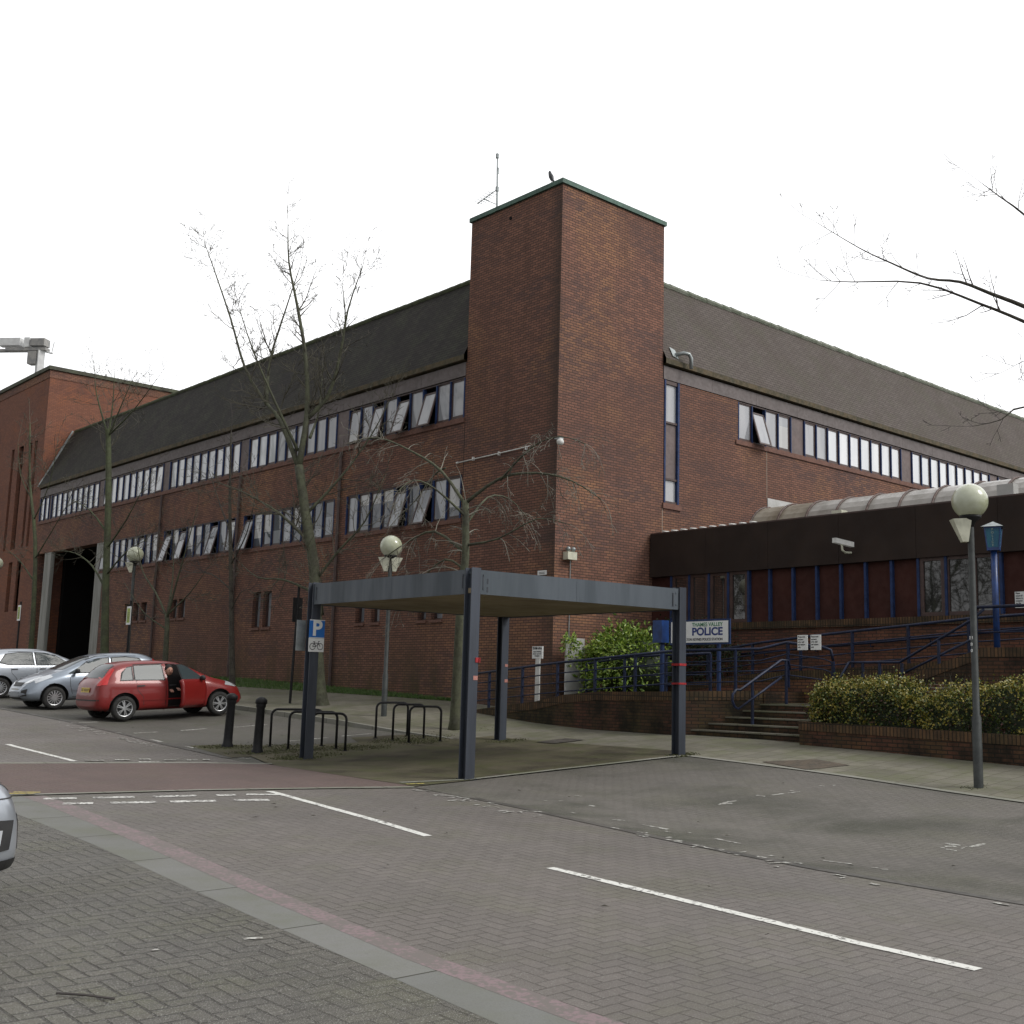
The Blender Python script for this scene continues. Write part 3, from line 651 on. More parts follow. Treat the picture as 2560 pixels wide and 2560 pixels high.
ribbon('L',27.08,33.45,9.5,10.76,9,{2:1,4:.9,6:.9,8:.3},[U]*9)
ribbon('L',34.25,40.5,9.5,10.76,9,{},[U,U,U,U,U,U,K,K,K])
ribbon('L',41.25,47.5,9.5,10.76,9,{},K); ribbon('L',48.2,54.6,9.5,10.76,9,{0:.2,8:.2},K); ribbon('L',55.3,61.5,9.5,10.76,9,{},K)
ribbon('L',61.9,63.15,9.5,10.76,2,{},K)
ribbon('L',27.1,33.35,6.42,7.75,9,{2:1,4:1},'glass'); ribbon('L',34.15,40.55,6.42,7.75,9,{8:1},'glass')
ribbon('L',41.25,47.6,6.42,7.75,9,{0:.4,2:.8,6:.8,8:1},'glass'); ribbon('L',48.25,54.4,6.42,7.75,9,{2:.5,8:.4},'glass')
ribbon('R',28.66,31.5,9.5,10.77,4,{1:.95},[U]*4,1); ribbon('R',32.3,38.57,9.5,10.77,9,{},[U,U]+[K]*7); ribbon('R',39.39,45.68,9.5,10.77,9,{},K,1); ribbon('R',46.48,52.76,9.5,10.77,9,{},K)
# narrow window strip beside the tower
f=MB(); hx(f,'R',25.08,25.14,7.0,10.77,.03,-.12); hx(f,'R',25.68,25.76,7.0,10.77,.03,-.12); hx(f,'R',25.14,25.68,10.66,10.77,.0,-.12,1); hx(f,'R',25.14,25.68,9.44,9.5,.0,-.12,1); hx(f,'R',25.14,25.68,7.7,7.76,.0,-.12,1); hx(f,'R',25.14,25.68,7.0,7.06,.0,-.12,1)
hx(f,'R',25.14,25.68,7.0,10.7,-.13,-.14,2)
fr=f.build('strip_window',['blue','brown','dark'],B)
for a,b in ((9.5,10.66),(7.06,7.7)):
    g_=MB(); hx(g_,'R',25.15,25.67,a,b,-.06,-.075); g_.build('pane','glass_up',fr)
# small ground floor windows
for a,b,z in SW:
    f=MB(); hx(f,'L',b,a,z,4.75,-.21,-.23,1)
    for q in ((b,b+.05,z,4.75),(a-.05,a,z,4.75),(b+.05,a-.05,z,z+.05),(b+.05,a-.05,4.70,4.75)): hx(f,'L',*q,-.14,-.208,0)
    f.build('small_window',['brown','glass'],B)
# downpipes
for y in (33.72,40.9,47.95):
    f=MB(); f.tube([(XL-.09,y,zg(XL,y)+.1),(XL-.09,y,9.3)],.055,8)
    for z in (2,4,6,8): f.tube([(XL-.09,y,z),(XL-.09,y,z+.07)],.075,8)
    f.build('downpipe','brown',B)
# roofs
def rooff(mb,pts,m=0):
    p0=Vector(pts[0]); e=(Vector(pts[1])-p0).normalized(); n=e.cross(Vector(pts[3])-p0).normalized(); v=n.cross(e)
    mb.face(pts,m,[((Vector(p)-p0).dot(e),(Vector(p)-p0).dot(v)) for p in pts])
r_=MB(); rooff(r_,[(XL-.13,27.0,11.42),(XL-.13,63.2,11.42),(22.16,63.2,14.53),(22.16,27.0,14.53)])
r_.face([(XL-.13,27,11.42),(XL-.13,63.2,11.42),(XL-.13,63.2,11.26),(XL-.13,27,11.26)],1); r_.face([(XL-.13,27,11.26),(XL-.13,63.2,11.26),(XL+.5,63.2,11.24),(XL+.5,27,11.24)],1)
r_.face([(22.16,63.2,14.53),(22.16,27.0,14.53),(30,27,14.5),(30,63.2,14.5)],1); r_.face([(XL,63.2,11.3),(22.16,63.2,14.53),(22.16,63.2,11.3)],1)
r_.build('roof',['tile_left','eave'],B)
r_=MB(); rooff(r_,[(25.02,YR-.13,11.42),(80,YR-.13,11.42),(80,24.3,14.50),(25.02,24.3,14.50)])
r_.face([(25.02,YR-.13,11.42),(80,YR-.13,11.42),(80,YR-.13,11.26),(25.02,YR-.13,11.26)],1); r_.face([(25.02,YR-.13,11.26),(80,YR-.13,11.26),(80,YR+.5,11.24),(25.02,YR+.5,11.24)],1)
r_.face([(25.02,24.3,14.5),(80,24.3,14.5),(80,63,14.45),(25.02,63,14.45)],1)
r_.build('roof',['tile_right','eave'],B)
r_=MB(); yy=27.02
random.seed(2)
while yy<63:
    z=14.53+random.uniform(-.01,.01); r_.tube([(22.17,yy,z),(22.17,min(yy+.44,63.2),z-.012)],.10,8); yy+=.45
r_.build('ridge_tiles','ridge' if 0 else 'bark_moss',B)
r_=MB(); xx=25.05
while xx<80:
    z=14.50+random.uniform(-.01,.01); r_.tube([(xx,24.31,z),(xx+.44,24.31,z-.02)],.11,8); xx+=.45
r_.build('ridge_tiles','ridge',B)
r_=MB(); r_.beam((XL-.15,63.25,11.35),(22.1,63.25,14.6),.10,.08); r_.build('verge_flashing','galv',B)
r_=MB(); r_.face([(XL-.085,27.01,11.55),(XL+.28,27.01,12.35),(XL+.28,28.0,12.35),(XL-.085,28.1,11.55)]); 
M['lichen']=worn('lichen_patch',(.12,.125,.085),(.035,.031,.026),.7)
rp_=lambda y,t_:(XL-.13+1.54*t_-.006,y,11.42+3.11*t_+.003)
r_=MB(); r_.face([rp_(27.03,.02),rp_(28.7,.03),rp_(28.3,.2),rp_(27.8,.38),rp_(27.35,.62),rp_(27.03,.72)]); None
# undercroft: columns, gates
for y in (61.3,54.45):
    f=MB(); f.box(XL-.02,XL+.16,y-.45,y+.45,-.2,7.74); f.build('column','concrete',B)
f=MB(); f.box(24.5,24.6,54.6,63.2,-.2,5.0); 
for i in range(20): f.box(24.44,24.5,54.8+i*.42,54.86+i*.42,0,5)
f.box(24.42,24.5,54.6,63,4.8,5.0); f.build('gate','annex_panel',B)
f=MB(); f.box(24.38,24.42,57.2,57.6,3.2,3.6); f.build('gate_notice','signwhite',B)
# fixtures on the building
f=MB(); f.box(21.06,21.4,YR-.2,YR-.002,4.93,5.14); f.build('floodlight_body','cream',tag(thing('emergency_floodlight','cream twin-head floodlight box on the tower wall just above the canopy','floodlight',(21.23,YR,5.0))) ,bevel=.02)
FL=bpy.data.objects['emergency_floodlight']
f=MB(); f.ball((21.14,YR-.12,5.22),.07); f.ball((21.33,YR-.12,5.22),.07); f.build('lamp_head','galv',FL,True)
f=MB(); f.tube([(21.31,YR-.03,4.93),(21.31,YR-.03,2.2)],.014,6); f.build('conduit','galv',FL)
f=MB(); f.tube([(XL-.06,27.19,8.10),(XL-.06,25,8.14),(XL-.06,23.9,8.165)],.018,8); f.tube([(XL-.06,27.2,8.10),(XL-.06,27.27,8.10)],.035,8)
T=thing('wall_pipe','long thin white pipe running level along the left face of the tower','pipe',(XL,25,8.1)); f.build('pipe','white',T,True)
for y in (26.5,25.3,24.1): f=MB(); f.box(XL-.07,XL-.001,y-.02,y+.02,8.08,8.19); f.build('bracket','white',T)
T=thing('dome_camera','white dome security camera on the outer corner of the tower','security camera',(XL,YR,8.2))
f=MB(); f.ball((XL-.03,YR-.16,8.12),.10); f.build('dome','white',T,True)
f=MB(); f.box(XL-.1,XL+.05,YR-.2,YR-.001,8.2,8.26); f.build('bracket','galv',T)
T=thing('wall_sign','small white rectangular sign high on the tower wall left of the corner','sign',(XL,23.33,4.56)); f=MB(); f.box(XL-.03,XL-.003,23.15,23.5,4.51,4.63); f.build('board','signwhite',T)
f=MB(); 
for i in range(2): f.box(XL-.034,XL-.031,23.2,23.45,4.54+i*.035,4.553+i*.035)
f.build('lettering','txtblack',T)
T=thing('antenna_mast','slender aerial mast with a small yagi antenna on the tower roof','antenna',(21.2,26.35,15.7))
f=MB(); f.tube([(21.2,26.35,15.7),(21.2,26.38,16.8),(21.2,26.42,17.8)],[.035,.028,.022],8); f.tube([(21.2,26.42,17.8),(21.2,26.45,18.9)],.007,5); f.tube([(21.2,26.42,17.72),(21.2,26.42,17.86)],.05,8); f.tube([(21.22,26.4,17.2),(21.22,26.4,17.4)],.035,8); f.tube([(21.2,26.38,16.62),(21.2,26.38,16.76)],.055,8); f.build('mast','galv',T)
f=MB(); f.tube([(21.2,26.4,16.68),(21.2,27.35,16.5)],.015,6); f.tube([(21.2,26.4,16.2),(21.2,27.0,16.54)],.014,6)
for i in range(6):
    y=26.62+i*.13; z=16.68-(y-26.4)*.19; f.tube([(21.0,y,z),(21.4,y,z)],.009,4); f.tube([(21.2,y,z-.09),(21.2,y,z+.09)],.009,4)
f.build('yagi','galv',T)
T=thing('crow','black crow perched on the green coping near the tower corner','bird',(XL+.05,23.4,15.77))
f=MB(); f.tube([(XL+.03,23.33,15.86),(XL+.04,23.38,15.93),(XL+.05,23.43,16.03),(XL+.05,23.47,16.11),(XL+.05,23.49,16.17),(XL+.05,23.50,16.21)],[.02,.06,.075,.055,.045,.03],10); f.tube([(XL+.05,23.50,16.18),(XL+.05,23.56,16.175)],[.018,.003],6); f.tube([(XL+.03,23.35,15.9),(XL+.02,23.24,15.79)],[.04,.02],6)
f.build('body','feather',T,True)
f=MB(); f.tube([(XL+.03,23.40,15.90),(XL+.03,23.41,15.77)],.008,5); f.tube([(XL+.07,23.40,15.90),(XL+.07,23.41,15.77)],.008,5); f.build('leg','black',T)
T=thing('vent_pipe','bent galvanised vent pipe on the lower edge of the right hand tiled roof','vent pipe',(25.6,YR,11.5))
f=MB(); f.tube([(25.5,YR+.1,11.62),(25.68,YR-.25,11.68),(25.85,YR-.32,11.66),(25.93,YR-.33,11.55),(25.94,YR-.33,11.22)],.06,10); f.build('pipe','galv',T,True)
f=MB(); f.face([(25.36,YR-.10,11.55),(25.62,YR-.10,11.50),(25.62,YR+.06,11.82),(25.36,YR+.06,11.87)]); f.build('flashing','galv',T)
# ================================================================== ANNEX
A=thing('entrance_annex','single storey annex with dark brown fascia, blue mullions and dark red panels','building',(24.46,12,0))
XA=24.46
f=MB(); ys=[22.8,20.7,18.53,16.32,14.15,12.08,9.9,7.75,5.6,3.4,1.2]
for b_,a_ in zip(ys,ys[1:]): f.box(XA,XA+.3,a_+.004,b_-.004,4.70,5.95)
f.build('fascia','annex_fascia',A)
f=MB(); f.box(XA+.02,XA+.28,1.2,22.8,5.95,5.99); f.build('coping','brown',A)
f=MB(); f.box(XA+.3,36,1.2,22.7,4.8,5.82); f.build('flat_roof','annex_fascia',A)
f=MB(); f.box(XA+.16,XA+.26,1.2,22.84,3.31,4.72); f.build('panel_wall','annex_panel',A)
f=MB(); f.box(XA+.05,XA+.3,1.2,22.84,.8,3.12); f.build('plinth','brick_mid',A)
f=MB(); f.box(XA-.02,XA+.3,1.2,22.84,3.12,3.31); f.build('cill_course','coping',A)
MU=[22.02,21.34,20.62,19.93,19.23,18.53,17.78,17.04,16.32,15.60,14.87,14.15,13.43,12.75,12.08,11.4,10.7,10.0]
for y in MU:
    f=MB(); f.box(XA+.05,XA+.155,y-.032,y+.032,3.27,4.71); f.build('mullion','blue',A)
for i,(b_,a_) in enumerate(((22.02,21.34),(21.34,20.62),(20.62,19.93),(19.93,19.23),(14.15,13.43),(13.43,12.75),(12.75,12.08))):
    big=i>=4; fx=.035 if i in (5,6) else .1; fz=.09
    f=MB(); a1,b1=a_+.034,b_-.034
    f.box(XA+.08,XA+.158,a1,a1+fx,3.32,4.7); f.box(XA+.08,XA+.158,b1-fx,b1,3.32,4.7); f.box(XA+.08,XA+.158,a1+fx,b1-fx,3.32,3.32+fz); f.box(XA+.08,XA+.158,a1+fx,b1-fx,4.62,4.7)
    fr=f.build('window_frame','brown',A); f=MB(); f.box(XA+.12,XA+.15,a1+fx,b1-fx,3.32+fz,4.62); f.build('glass','glass_dark',fr)
# barrel vault rooflight
def vault(y0,y1,cx=26.35,cz=5.70,r=.98,mm='vault'):
    f=MB(); n=14
    for i in range(n):
        a,b=math.pi*i/n,math.pi*(i+1)/n
        f.face([(cx-r*math.cos(a),y0,cz+r*math.sin(a)),(cx-r*math.cos(b),y0,cz+r*math.sin(b)),(cx-r*math.cos(b),y1,cz+r*math.sin(b)),(cx-r*math.cos(a),y1,cz+r*math.sin(a))])
    return f
y=19.9; i=0; V=bpy.data.objects.new('vaulted_rooflight',None); S.collection.objects.link(V); V.parent=A; V.location=(26.35-24.46,0,5.7)
while y>1.5:
    vault(y-.94,y).build('vault_sheet','vault_dirty' if i<2 else 'vault',V,True)
    f=MB(); f.tube([(26.35-1.0*math.cos(math.pi*k/14),y,5.70+1.0*math.sin(math.pi*k/14)) for k in range(15)],.03,6); f.build('vault_rib','rib',V); y-=.94; i+=1
f=MB(); f.face([(26.35-.97*math.cos(math.pi*k/14),19.92,5.70+.97*math.sin(math.pi*k/14)) for k in range(15)]); f.build('vault_end','vault_dirty',V)
f=MB(); 
for i in range(10):
    y=22.65-i*.36; f.hexa([(XA+.34,y-.3,5.9),(XA+.6,y-.3,5.9),(XA+.6,y,5.9),(XA+.34,y,5.9),(XA+.34,y-.3,6.02),(XA+.6,y-.3,6.02),(XA+.6,y,6.12),(XA+.34,y,6.10)])
f.build('stepped_flashing','white',A)
f=MB(); f.box(30.15,32.3,YR-.03,YR-.002,6.9,7.76); f.build('wall_patch','offwhite',B)
f=MB(); f.box(XA+.35,XA+.62,16.45,16.75,5.9,6.13); f.build('roof_vent','cream',A)
f=MB(); f.box(XA+.35,XA+.6,11.85,12.25,5.9,6.3); f.build('roof_vent','offwhite',A)
f=MB(); f.box(29,33,15.0,18.5,5.8,6.9); f.build('roof_box','annex_fascia',A)
T=thing('cctv_camera','white bullet security camera on the dark brown fascia','security camera',(24.4,15.9,5.1))
f=MB(); f.hexa([(23.98,16.18,5.17),(23.98,16.06,5.17),(24.12,15.64,5.04),(24.12,15.76,5.04),(23.98,16.18,5.29),(23.98,16.06,5.29),(24.12,15.64,5.16),(24.12,15.76,5.16)]); f.build('housing','white',T,bevel=.01)
f=MB(); f.tube([(24.05,15.95,5.12),(24.07,15.95,4.98),(24.2,15.95,4.93),(24.455,15.95,4.95)],.028,8); f.build('bracket','cream',T)
T=thing('wall_notice','white printed notice on the dark red panel at the right edge','notice',(24.55,11.68,3.6)); f=MB(); f.box(24.58,24.60,11.56,11.80,3.44,3.80); f.build('sheet','signwhite',T)
for i,(s,wd) in enumerate((('Please',1),('ensure all',1),('visitors to',1),('reception',1),('use the',1),('intercom',1))): text('lettering',s,.058,(24.575,11.78,3.765-i*.056),ROT_MX,'txtblack',T,sx=.7)
# ================================================================== NEIGHBOURING BUILDING
M['copingdark']=simple('dark_coping',(.085,.095,.06),(.06,.06,.045),.9,2)
N=thing('brick_block','taller plain red brick block with narrow vertical slots at the far left','building',(21,80,0))
class _h: pass
f=MB()
slots=[(64.45,64.85),(65.25,65.6),(66.6,67.3),(68.1,68.5)]
low=[(65.3,65.95),(66.7,67.3)]
us=sorted({63.4,110}|{v for s_ in slots+low for v in s_}); zs=[-.5,4.9,7.6,8.3,14.05,17.35]
for a,b in zip(us,us[1:]):
    for c,d in zip(zs,zs[1:]):
        um=(a+b)/2
        hole=(any(s_[0]<um<s_[1] for s_ in slots) and 8.2<(c+d)/2<14.05) or (any(s_[0]<um<s_[1] for s_ in low) and 4.9<(c+d)/2<7.6)
        if not hole: f.face([(XL,a,c),(XL,b,c),(XL,b,d),(XL,a,d)])
        else:
            for q in ([(0,a,c),(.5,a,c),(.5,a,d),(0,a,d)],[(0,b,c),(.5,b,c),(.5,b,d),(0,b,d)]): f.face([(XL+x,y,z) for x,y,z in q])
f.face([(XL,63.4,-.5),(60,63.4,-.5),(60,63.4,17.35),(XL,63.4,17.35)]); f.face([(XL,110,-.5),(60,110,-.5),(60,110,17.35),(XL,110,17.35)]); f.face([(60,63.4,-.5),(60,110,-.5),(60,110,17.35),(60,63.4,17.35)])
f.build('wall','brick_far',N)
f=MB(); f.box(XL-.03,60,63.37,110,17.35,17.75); f.build('parapet','brick_main',N)
f=MB(); f.box(XL-.12,60.1,63.28,110.1,17.78,17.98); f.build('coping','copingdark',N)
f=MB(); f.box(XL+.5,XL+.55,63.5,109,-.4,17); f.build('slot_glass','dark',N)
N2=thing('far_roof_block','dark grey flat roofed building far beyond the left block','building',(15,160,0)); f=MB(); f.box(20,60,150,190,0,27.4); f.build('wall','annex_fascia',N2); f=MB(); f.box(19.7,60.2,149.7,190,27.4,29.4); f.build('roof','tile_left',N2)
# tower crane
T=thing('tower_crane','white tower crane top rising behind the brick block at far left','crane',(66.3,205.5,0))
f=MB(); f.box(65.75,66.85,204.9,206.0,0,57.2); f.build('mast','crane',T)
dv=Vector((-5.0,5.9,0)).normalized()
c0=Vector((66.6,205.2,57.4))
f=MB(); f.beam(c0+dv*-.8,c0+dv*6.6,1.4,.5,up=(0,0,1)); f.beam(c0+dv*6.6-Vector((0,0,.1)),c0+dv*60+Vector((0,0,-.1)),1.0,.4); f.build('jib','crane_dk',T)
f=MB(); f.beam(c0+dv*4.0+Vector((0,0,1.35)),c0+dv*8.0+Vector((0,0,1.35)),1.5,1.35); f.beam(c0+dv*2.2+Vector((0,0,1.2)),c0+dv*3.2+Vector((0,0,1.2)),1.6,1.7); f.build('machinery_house','crane',T)
f=MB(); f.beam(c0+dv*-.6+Vector((0,0,1.2)),c0+dv*2.0+Vector((0,0,1.2)),1.8,1.3); f.beam(c0+dv*.8+Vector((0,0,-1.5)),c0+dv*2.4+Vector((0,0,-1.5)),1.4,2.3); f.build('cab','crane_dk',T)
f=MB()
for q in (2.2,1.5): f.tube([c0+dv*8+Vector((0,0,.8)),c0+dv*60+Vector((0,0,q*3))],.05,4)
f.tube([c0+dv*-1.6+Vector((0,0,-.6)),c0+dv*-1.9+Vector((0,0,1.4))],.08,4); f.tube([c0+dv*-.2+Vector((0,0,-.3)),c0+dv*-1.8+Vector((0,0,-.7))],.15,4); f.build('rigging','crane',T)
T.location=Vector(T.location)+dv*1.1
# ================================================================== CYCLE SHELTER CANOPY
CX0,CX1,CY0,CY1=12.0,16.9,15.25,20.3
M['stain']=mat('dark_stain',(.035,.04,.05),.7)
C=thing('cycle_shelter','square flat roofed slate blue steel canopy on four posts','canopy',(14.4,17.8,0))
for i,(x,y) in enumerate(((CX0,CY0),(CX0,CY1),(CX1+.03,14.98),(CX1,CY1))):
    z=zg(x,y)+.01; f=MB(); s=.095
    # H-section post
    f.box(x-s,x+s,y-s,y-s+.018,z,3.5); f.box(x-s,x+s,y+s-.018,y+s,z,3.5); f.box(x-.012,x+.012,y-s+.018,y+s-.018,z,3.5)
    f.box(x-.13,x+.13,y-.13,y+.13,z-.006,z+.004)
    for bx_ in (-.112,.112):
        for by_ in (-.112,.112): f.lathe((x+bx_,y+by_,z+.004),[(.001,.022),(.012,.022),(.012,0)],6)
    f.build('post','canopy_post',C,bevel=.004)
def chan(a,b,nrm):
    f=MB(); a=Vector(a);b=Vector(b)
    f.beam(a+Vector((0,0,.205)),b+Vector((0,0,.205)),.03,.41)
    f.beam(a+Vector((0,0,.395))-Vector(nrm)*.05,b+Vector((0,0,.395))-Vector(nrm)*.05,.10,.022); 
    d_=(b-a).normalized(); nn=Vector(nrm)
    for e_ in (a+d_*.07,b-d_*.07):
        for zz_ in (.09,.32):
            c_=e_+nn*.015+Vector((0,0,zz_)); f.beam(c_-nn*.002,c_+nn*.012,.022,.022)
    m_=a.lerp(b,.45); f.beam(m_+nn*.0152+Vector((0,0,.01)),m_+nn*.0152+Vector((0,0,.37)),.006,.004)
    f.build('edge_beam','canopy',C)
zb=3.06
chan((CX0-.06,CY0+.1,zb),(CX0-.06,CY1-.1,zb),(-1,0,0)); chan((CX0+.1,CY0-.06,zb),(CX1-.07,14.93,zb),(-.04,-1,0)); chan((CX1+.09,15.09,zb),(CX1+.06,CY1-.1,zb),(1,0,0)); chan((CX0+.1,CY1+.06,zb),(CX1-.1,CY1+.06,zb),(0,1,0))
def slab_(z0,z1):
    q=[(CX0-.03,CY0-.03),(CX1+.04,14.98),(CX1+.03,CY1+.03),(CX0-.03,CY1+.03)]
    return MB().hexa([(a,b,z0) for a,b in q]+[(a,b,z1) for a,b in q])
f=slab_(3.075,3.16); f.build('soffit','soffit',C)
f=slab_(3.40,3.44); f.build('roof_deck','canopy',C)
# stains where the rust ran at the beam ends
for (x,y) in ((CX0-.0755,CY0+.16),(CX0-.0755,CY1-.2)):
    f=MB(); f.box(x-.003,x,y,y+.035,3.14,3.40); f.build('rust_stain','stain',C)
for x,w_,z_ in ((CX0+.15,.02,3.14),(CX0+.24,.03,3.24),(CX0+.24,.03,3.10),(CX1-.24,.03,3.12)):
    f=MB(); f.box(x,x+w_,CY0-.079-(x-CX0-.1)*.057,CY0-.074-(x-CX0-.1)*.057,z_,z_+(.26 if z_<3.2 and z_>3.11 else .09)); f.build('rust_stain','stain',C)
# tape on posts
def tape(x,y,z,h,m,lab,w=.2):
    T=tag(None or MB().box(x-.101,x+.101,y-.103,y+.103,z,z+h).build('tape',m),lab,'tape')
    return T
tape(CX1+.03,14.98,1.98,.045,'red_tape','upper band of red tape round the right hand canopy post')
tag(MB().box(CX0-.0,CX0+.09,CY0-.101,CY0-.096,1.63,1.70).build('tape','tape2'),'torn red and white tape scrap at mid height on the front canopy post','tape')
T=tape(CX1+.03,14.98,1.62,.035,'red_tape','lower band of red tape round the right hand canopy post')
tag(MB().box(CX1-.0,CX1+.09,CY1-.101,CY1-.096,1.60,1.67).build('tape','tape2'),'lower torn pink tape scrap on the rear canopy post','tape')
tag(MB().box(CX1-.0,CX1+.08,CY1-.101,CY1-.096,1.95,2.01).build('tape','tape2'),'upper torn pink tape scrap on the rear canopy post','tape')
f=MB(); f.box(CX0+.0985,CX0+.115,CY0-.125,CY0-.05,1.92,2.0); f.box(CX0+.03,CX0+.104,CY0-.108,CY0-.098,1.92,2.0); tag(f.build('tape_stub','red_tape'),'red tape stub on the right edge of the front canopy post','tape')
# parking sign on the left post
T=thing('cycle_parking_sign','blue P parking sign over a white bicycle plate on the left canopy post','sign',(CX0,CY1-.12,2.4))
sx=CX0-.02; yS=CY1-.125
def rotp(mb): return mb
f=MB(); f.box(sx-.14,sx+.2,yS-.012,yS,2.40,2.76); f.build('blue_plate','signblue',T)
f=MB(); f.box(sx-.14,sx+.2,yS-.0135,yS-.0125,2.745,2.76); f.box(sx-.14,sx+.2,yS-.0135,yS-.0125,2.40,2.412); f.build('border','signwhite',T)
text('lettering','P',.42,(sx+.03,yS-.014,2.58),ROT_MY,'signwhite',T,'CENTER',bold=.012)
f=MB(); f.box(sx-.14,sx+.2,yS-.012,yS,2.13,2.395); f.build('white_plate','signwhite',T)
f=MB()
for cx in (-.055,.115): f.tube([(sx+cx+.062*math.cos(a*.3927),yS-.016,2.235+.062*math.sin(a*.3927)) for a in range(17)],.006,4)
for a,b in (((-.055,2.235),(-.015,2.30)),((-.015,2.30),(.075,2.30)),((.075,2.30),(.115,2.235)),((-.015,2.30),(.02,2.235)),((.02,2.235),(.075,2.30)),((-.055,2.235),(.02,2.235)),((.075,2.30),(.068,2.335)),((.068,2.335),(.1,2.335)),((-.015,2.30),(-.022,2.325)),((-.045,2.327),(-.002,2.327))): f.tube([(sx+a[0],yS-.016,a[1]),(sx+b[0],yS-.016,b[1])],.006,4)
f.build('bicycle_symbol','txtblack',T)
T=thing('back_plate','plain grey sign plate seen edge on behind the blue parking sign','sign',(CX0,CY1+.2,2.4)); f=MB(); f.box(CX0-.3,CX0-.1,CY1+.10,CY1+.115,2.15,2.75); f.build('plate','galv',T)
# cycle stands
def stand(x0,y0,x1,y1,lab):
    z0=zg(x0,y0)+.01; z1=zg(x1,y1)+.01; zt=max(z0,z1)+.76; T=thing('cycle_stand',lab,'cycle stand',(x0,y0,z0),'black hoop cycle stands beside the canopy')
    d=Vector((x1-x0,y1-y0,0)); L_=d.length; d.normalize(); p=[Vector((x0,y0,z0-.05))]; r=.13
    for k in range(7):
        a=math.pi/2*k/6; p.append(Vector((x0,y0,0))+d*(r-r*math.cos(a))+Vector((0,0,zt-r+r*math.sin(a))))
    for k in range(7):
        a=math.pi/2*k/6; p.append(Vector((x0,y0,0))+d*(L_-r+r*math.sin(a))+Vector((0,0,zt-r+r*math.cos(a))))
    p.append(Vector((x1,y1,z1-.05))); f=MB(); f.tube(p,.026,8); f.build('hoop','black',T,True)
    f=MB()
    for x,y,z in ((x0,y0,z0),(x1,y1,z1)): f.lathe((x,y,z-.004),[(.001,.02),(.05,.02),(.055,0)],12)
    f.build('foot_plate','black',T)
stand(12.42,22.5,13.3,21.9,'cycle stand nearest the bollards, rearmost of the left three')
stand(12.45,21.8,13.25,21.25,'middle cycle stand of the left three, behind the left canopy post')
stand(12.72,21.35,13.22,20.85,'front cycle stand of the left three, just right of the left canopy post')
stand(14.95,22.35,15.74,22.25,'rearmost cycle stand of the right three under the globe lamp')
stand(14.98,21.72,15.75,21.62,'middle cycle stand of the right three under the globe lamp')
stand(15.0,21.13,15.72,20.95,'front cycle stand of the right three under the globe lamp')
# bollards
def bollard(x,y,lab,lean=0):
    z=zg(x,y); T=thing('bollard',lab,'bollard',(x,y,z),'black tapered bollards beside the cycle stands')
    f=MB(); f.lathe((x,y,z),[(.12,0),(.12,.05),(.098,.09),(.092,.2),(.082,.9),(.098,.93),(.098,.98)],16); f.build('shaft','black',T,True)
    f=MB(); f.lathe((x,y,z),[(.10,.98),(.118,1.0),(.118,1.06),(.095,1.09),(.05,1.12),(.001,1.13)],16); f.build('cap','black',T,True)
    T.rotation_euler=(0,R(lean),0)
bollard(11.62,22.83,'black bollard in front of the red car bonnet',2.2); bollard(11.63,21.57,'black bollard between the red car and the cycle stands',1.6)
# ---- globe lamps
def lamp(x,y,h,lab,rg=.29,shields=((1,.4),),txt=None,pr=.055):
    z=zg(x,y)+(fdz(x,y)-.02 if x>16 else 0); T=thing('globe_lamp',lab,'street lamp',(x,y,z),'globe street lamps along the footway')
    f=MB(); f.lathe((x,y,z),[(pr*1.35,0),(pr*1.35,1.1),(pr,1.15),(pr*.95,h-.46-z+z),(pr*.95,h-.42)],14); f.build('post','post_grey',T,True)
    f=MB(); f.lathe((x,y,z+h),[(.05,-.42),(.08,-.34),(.17,-.27),(.17,-.235),(.001,-.2)],18); f.build('collar','black',T,True)
    f=MB(); n=18
    pr_=[(rg*math.sin(math.pi*(k/n)*.80+1e-4),rg*math.cos(math.pi*(k/n)*.80)) for k in range(n+1)]
    f.lathe((x,y,z+h),pr_,28); f.build('globe','globe',T,True)
    for sg,rt in shields:
        # pale wedge shaped bracket box under the globe
        q=[(-.06,-.07,-.66),(.03,-.07,-.66),(.08,-.11,-.28),(-.22*sg,-.11,-.30),(-.06,.05,-.66),(.03,.05,-.66),(.08,.09,-.28),(-.22*sg,.09,-.30)]
        mt=Matrix.Rotation(rt,3,'Z'); off=mt@Vector((-.09,0,0))
        p=[Vector((x,y,z+h))+off+mt@Vector(v) for v in q]; f=MB(); f.hexa([p[i] for i in (0,1,5,4,3,2,6,7)]); f.build('bracket_box','cream',T,bevel=.008)
    return T
LR=lamp(16.97,8.84,4.53-.02,'tall globe lamp on its dark post at the right, in front of the hedge',.285,((1,R(-44)),))
text('number_marks','E1',.07,(16.885,8.84,2.42),ROT_MX,'signwhite',LR,'CENTER'); text('number_marks','8',.07,(16.885,8.84,2.32),ROT_MX,'signwhite',LR,'CENTER'); text('number_marks','0',.07,(16.885,8.84,2.22),ROT_MX,'signwhite',LR,'CENTER')
lamp(17.1,25.23,4.44,'globe lamp with two pale bracket boxes behind the canopy',.29,((1,R(-44)),(1,R(150))))
lamp(17.1,41.6,4.7,'globe lamp further left between the bare trees',.29,((1,R(-44)),))
lamp(17.1,57.2,5.1,'globe lamp cut by the left edge of the photo',.29,())
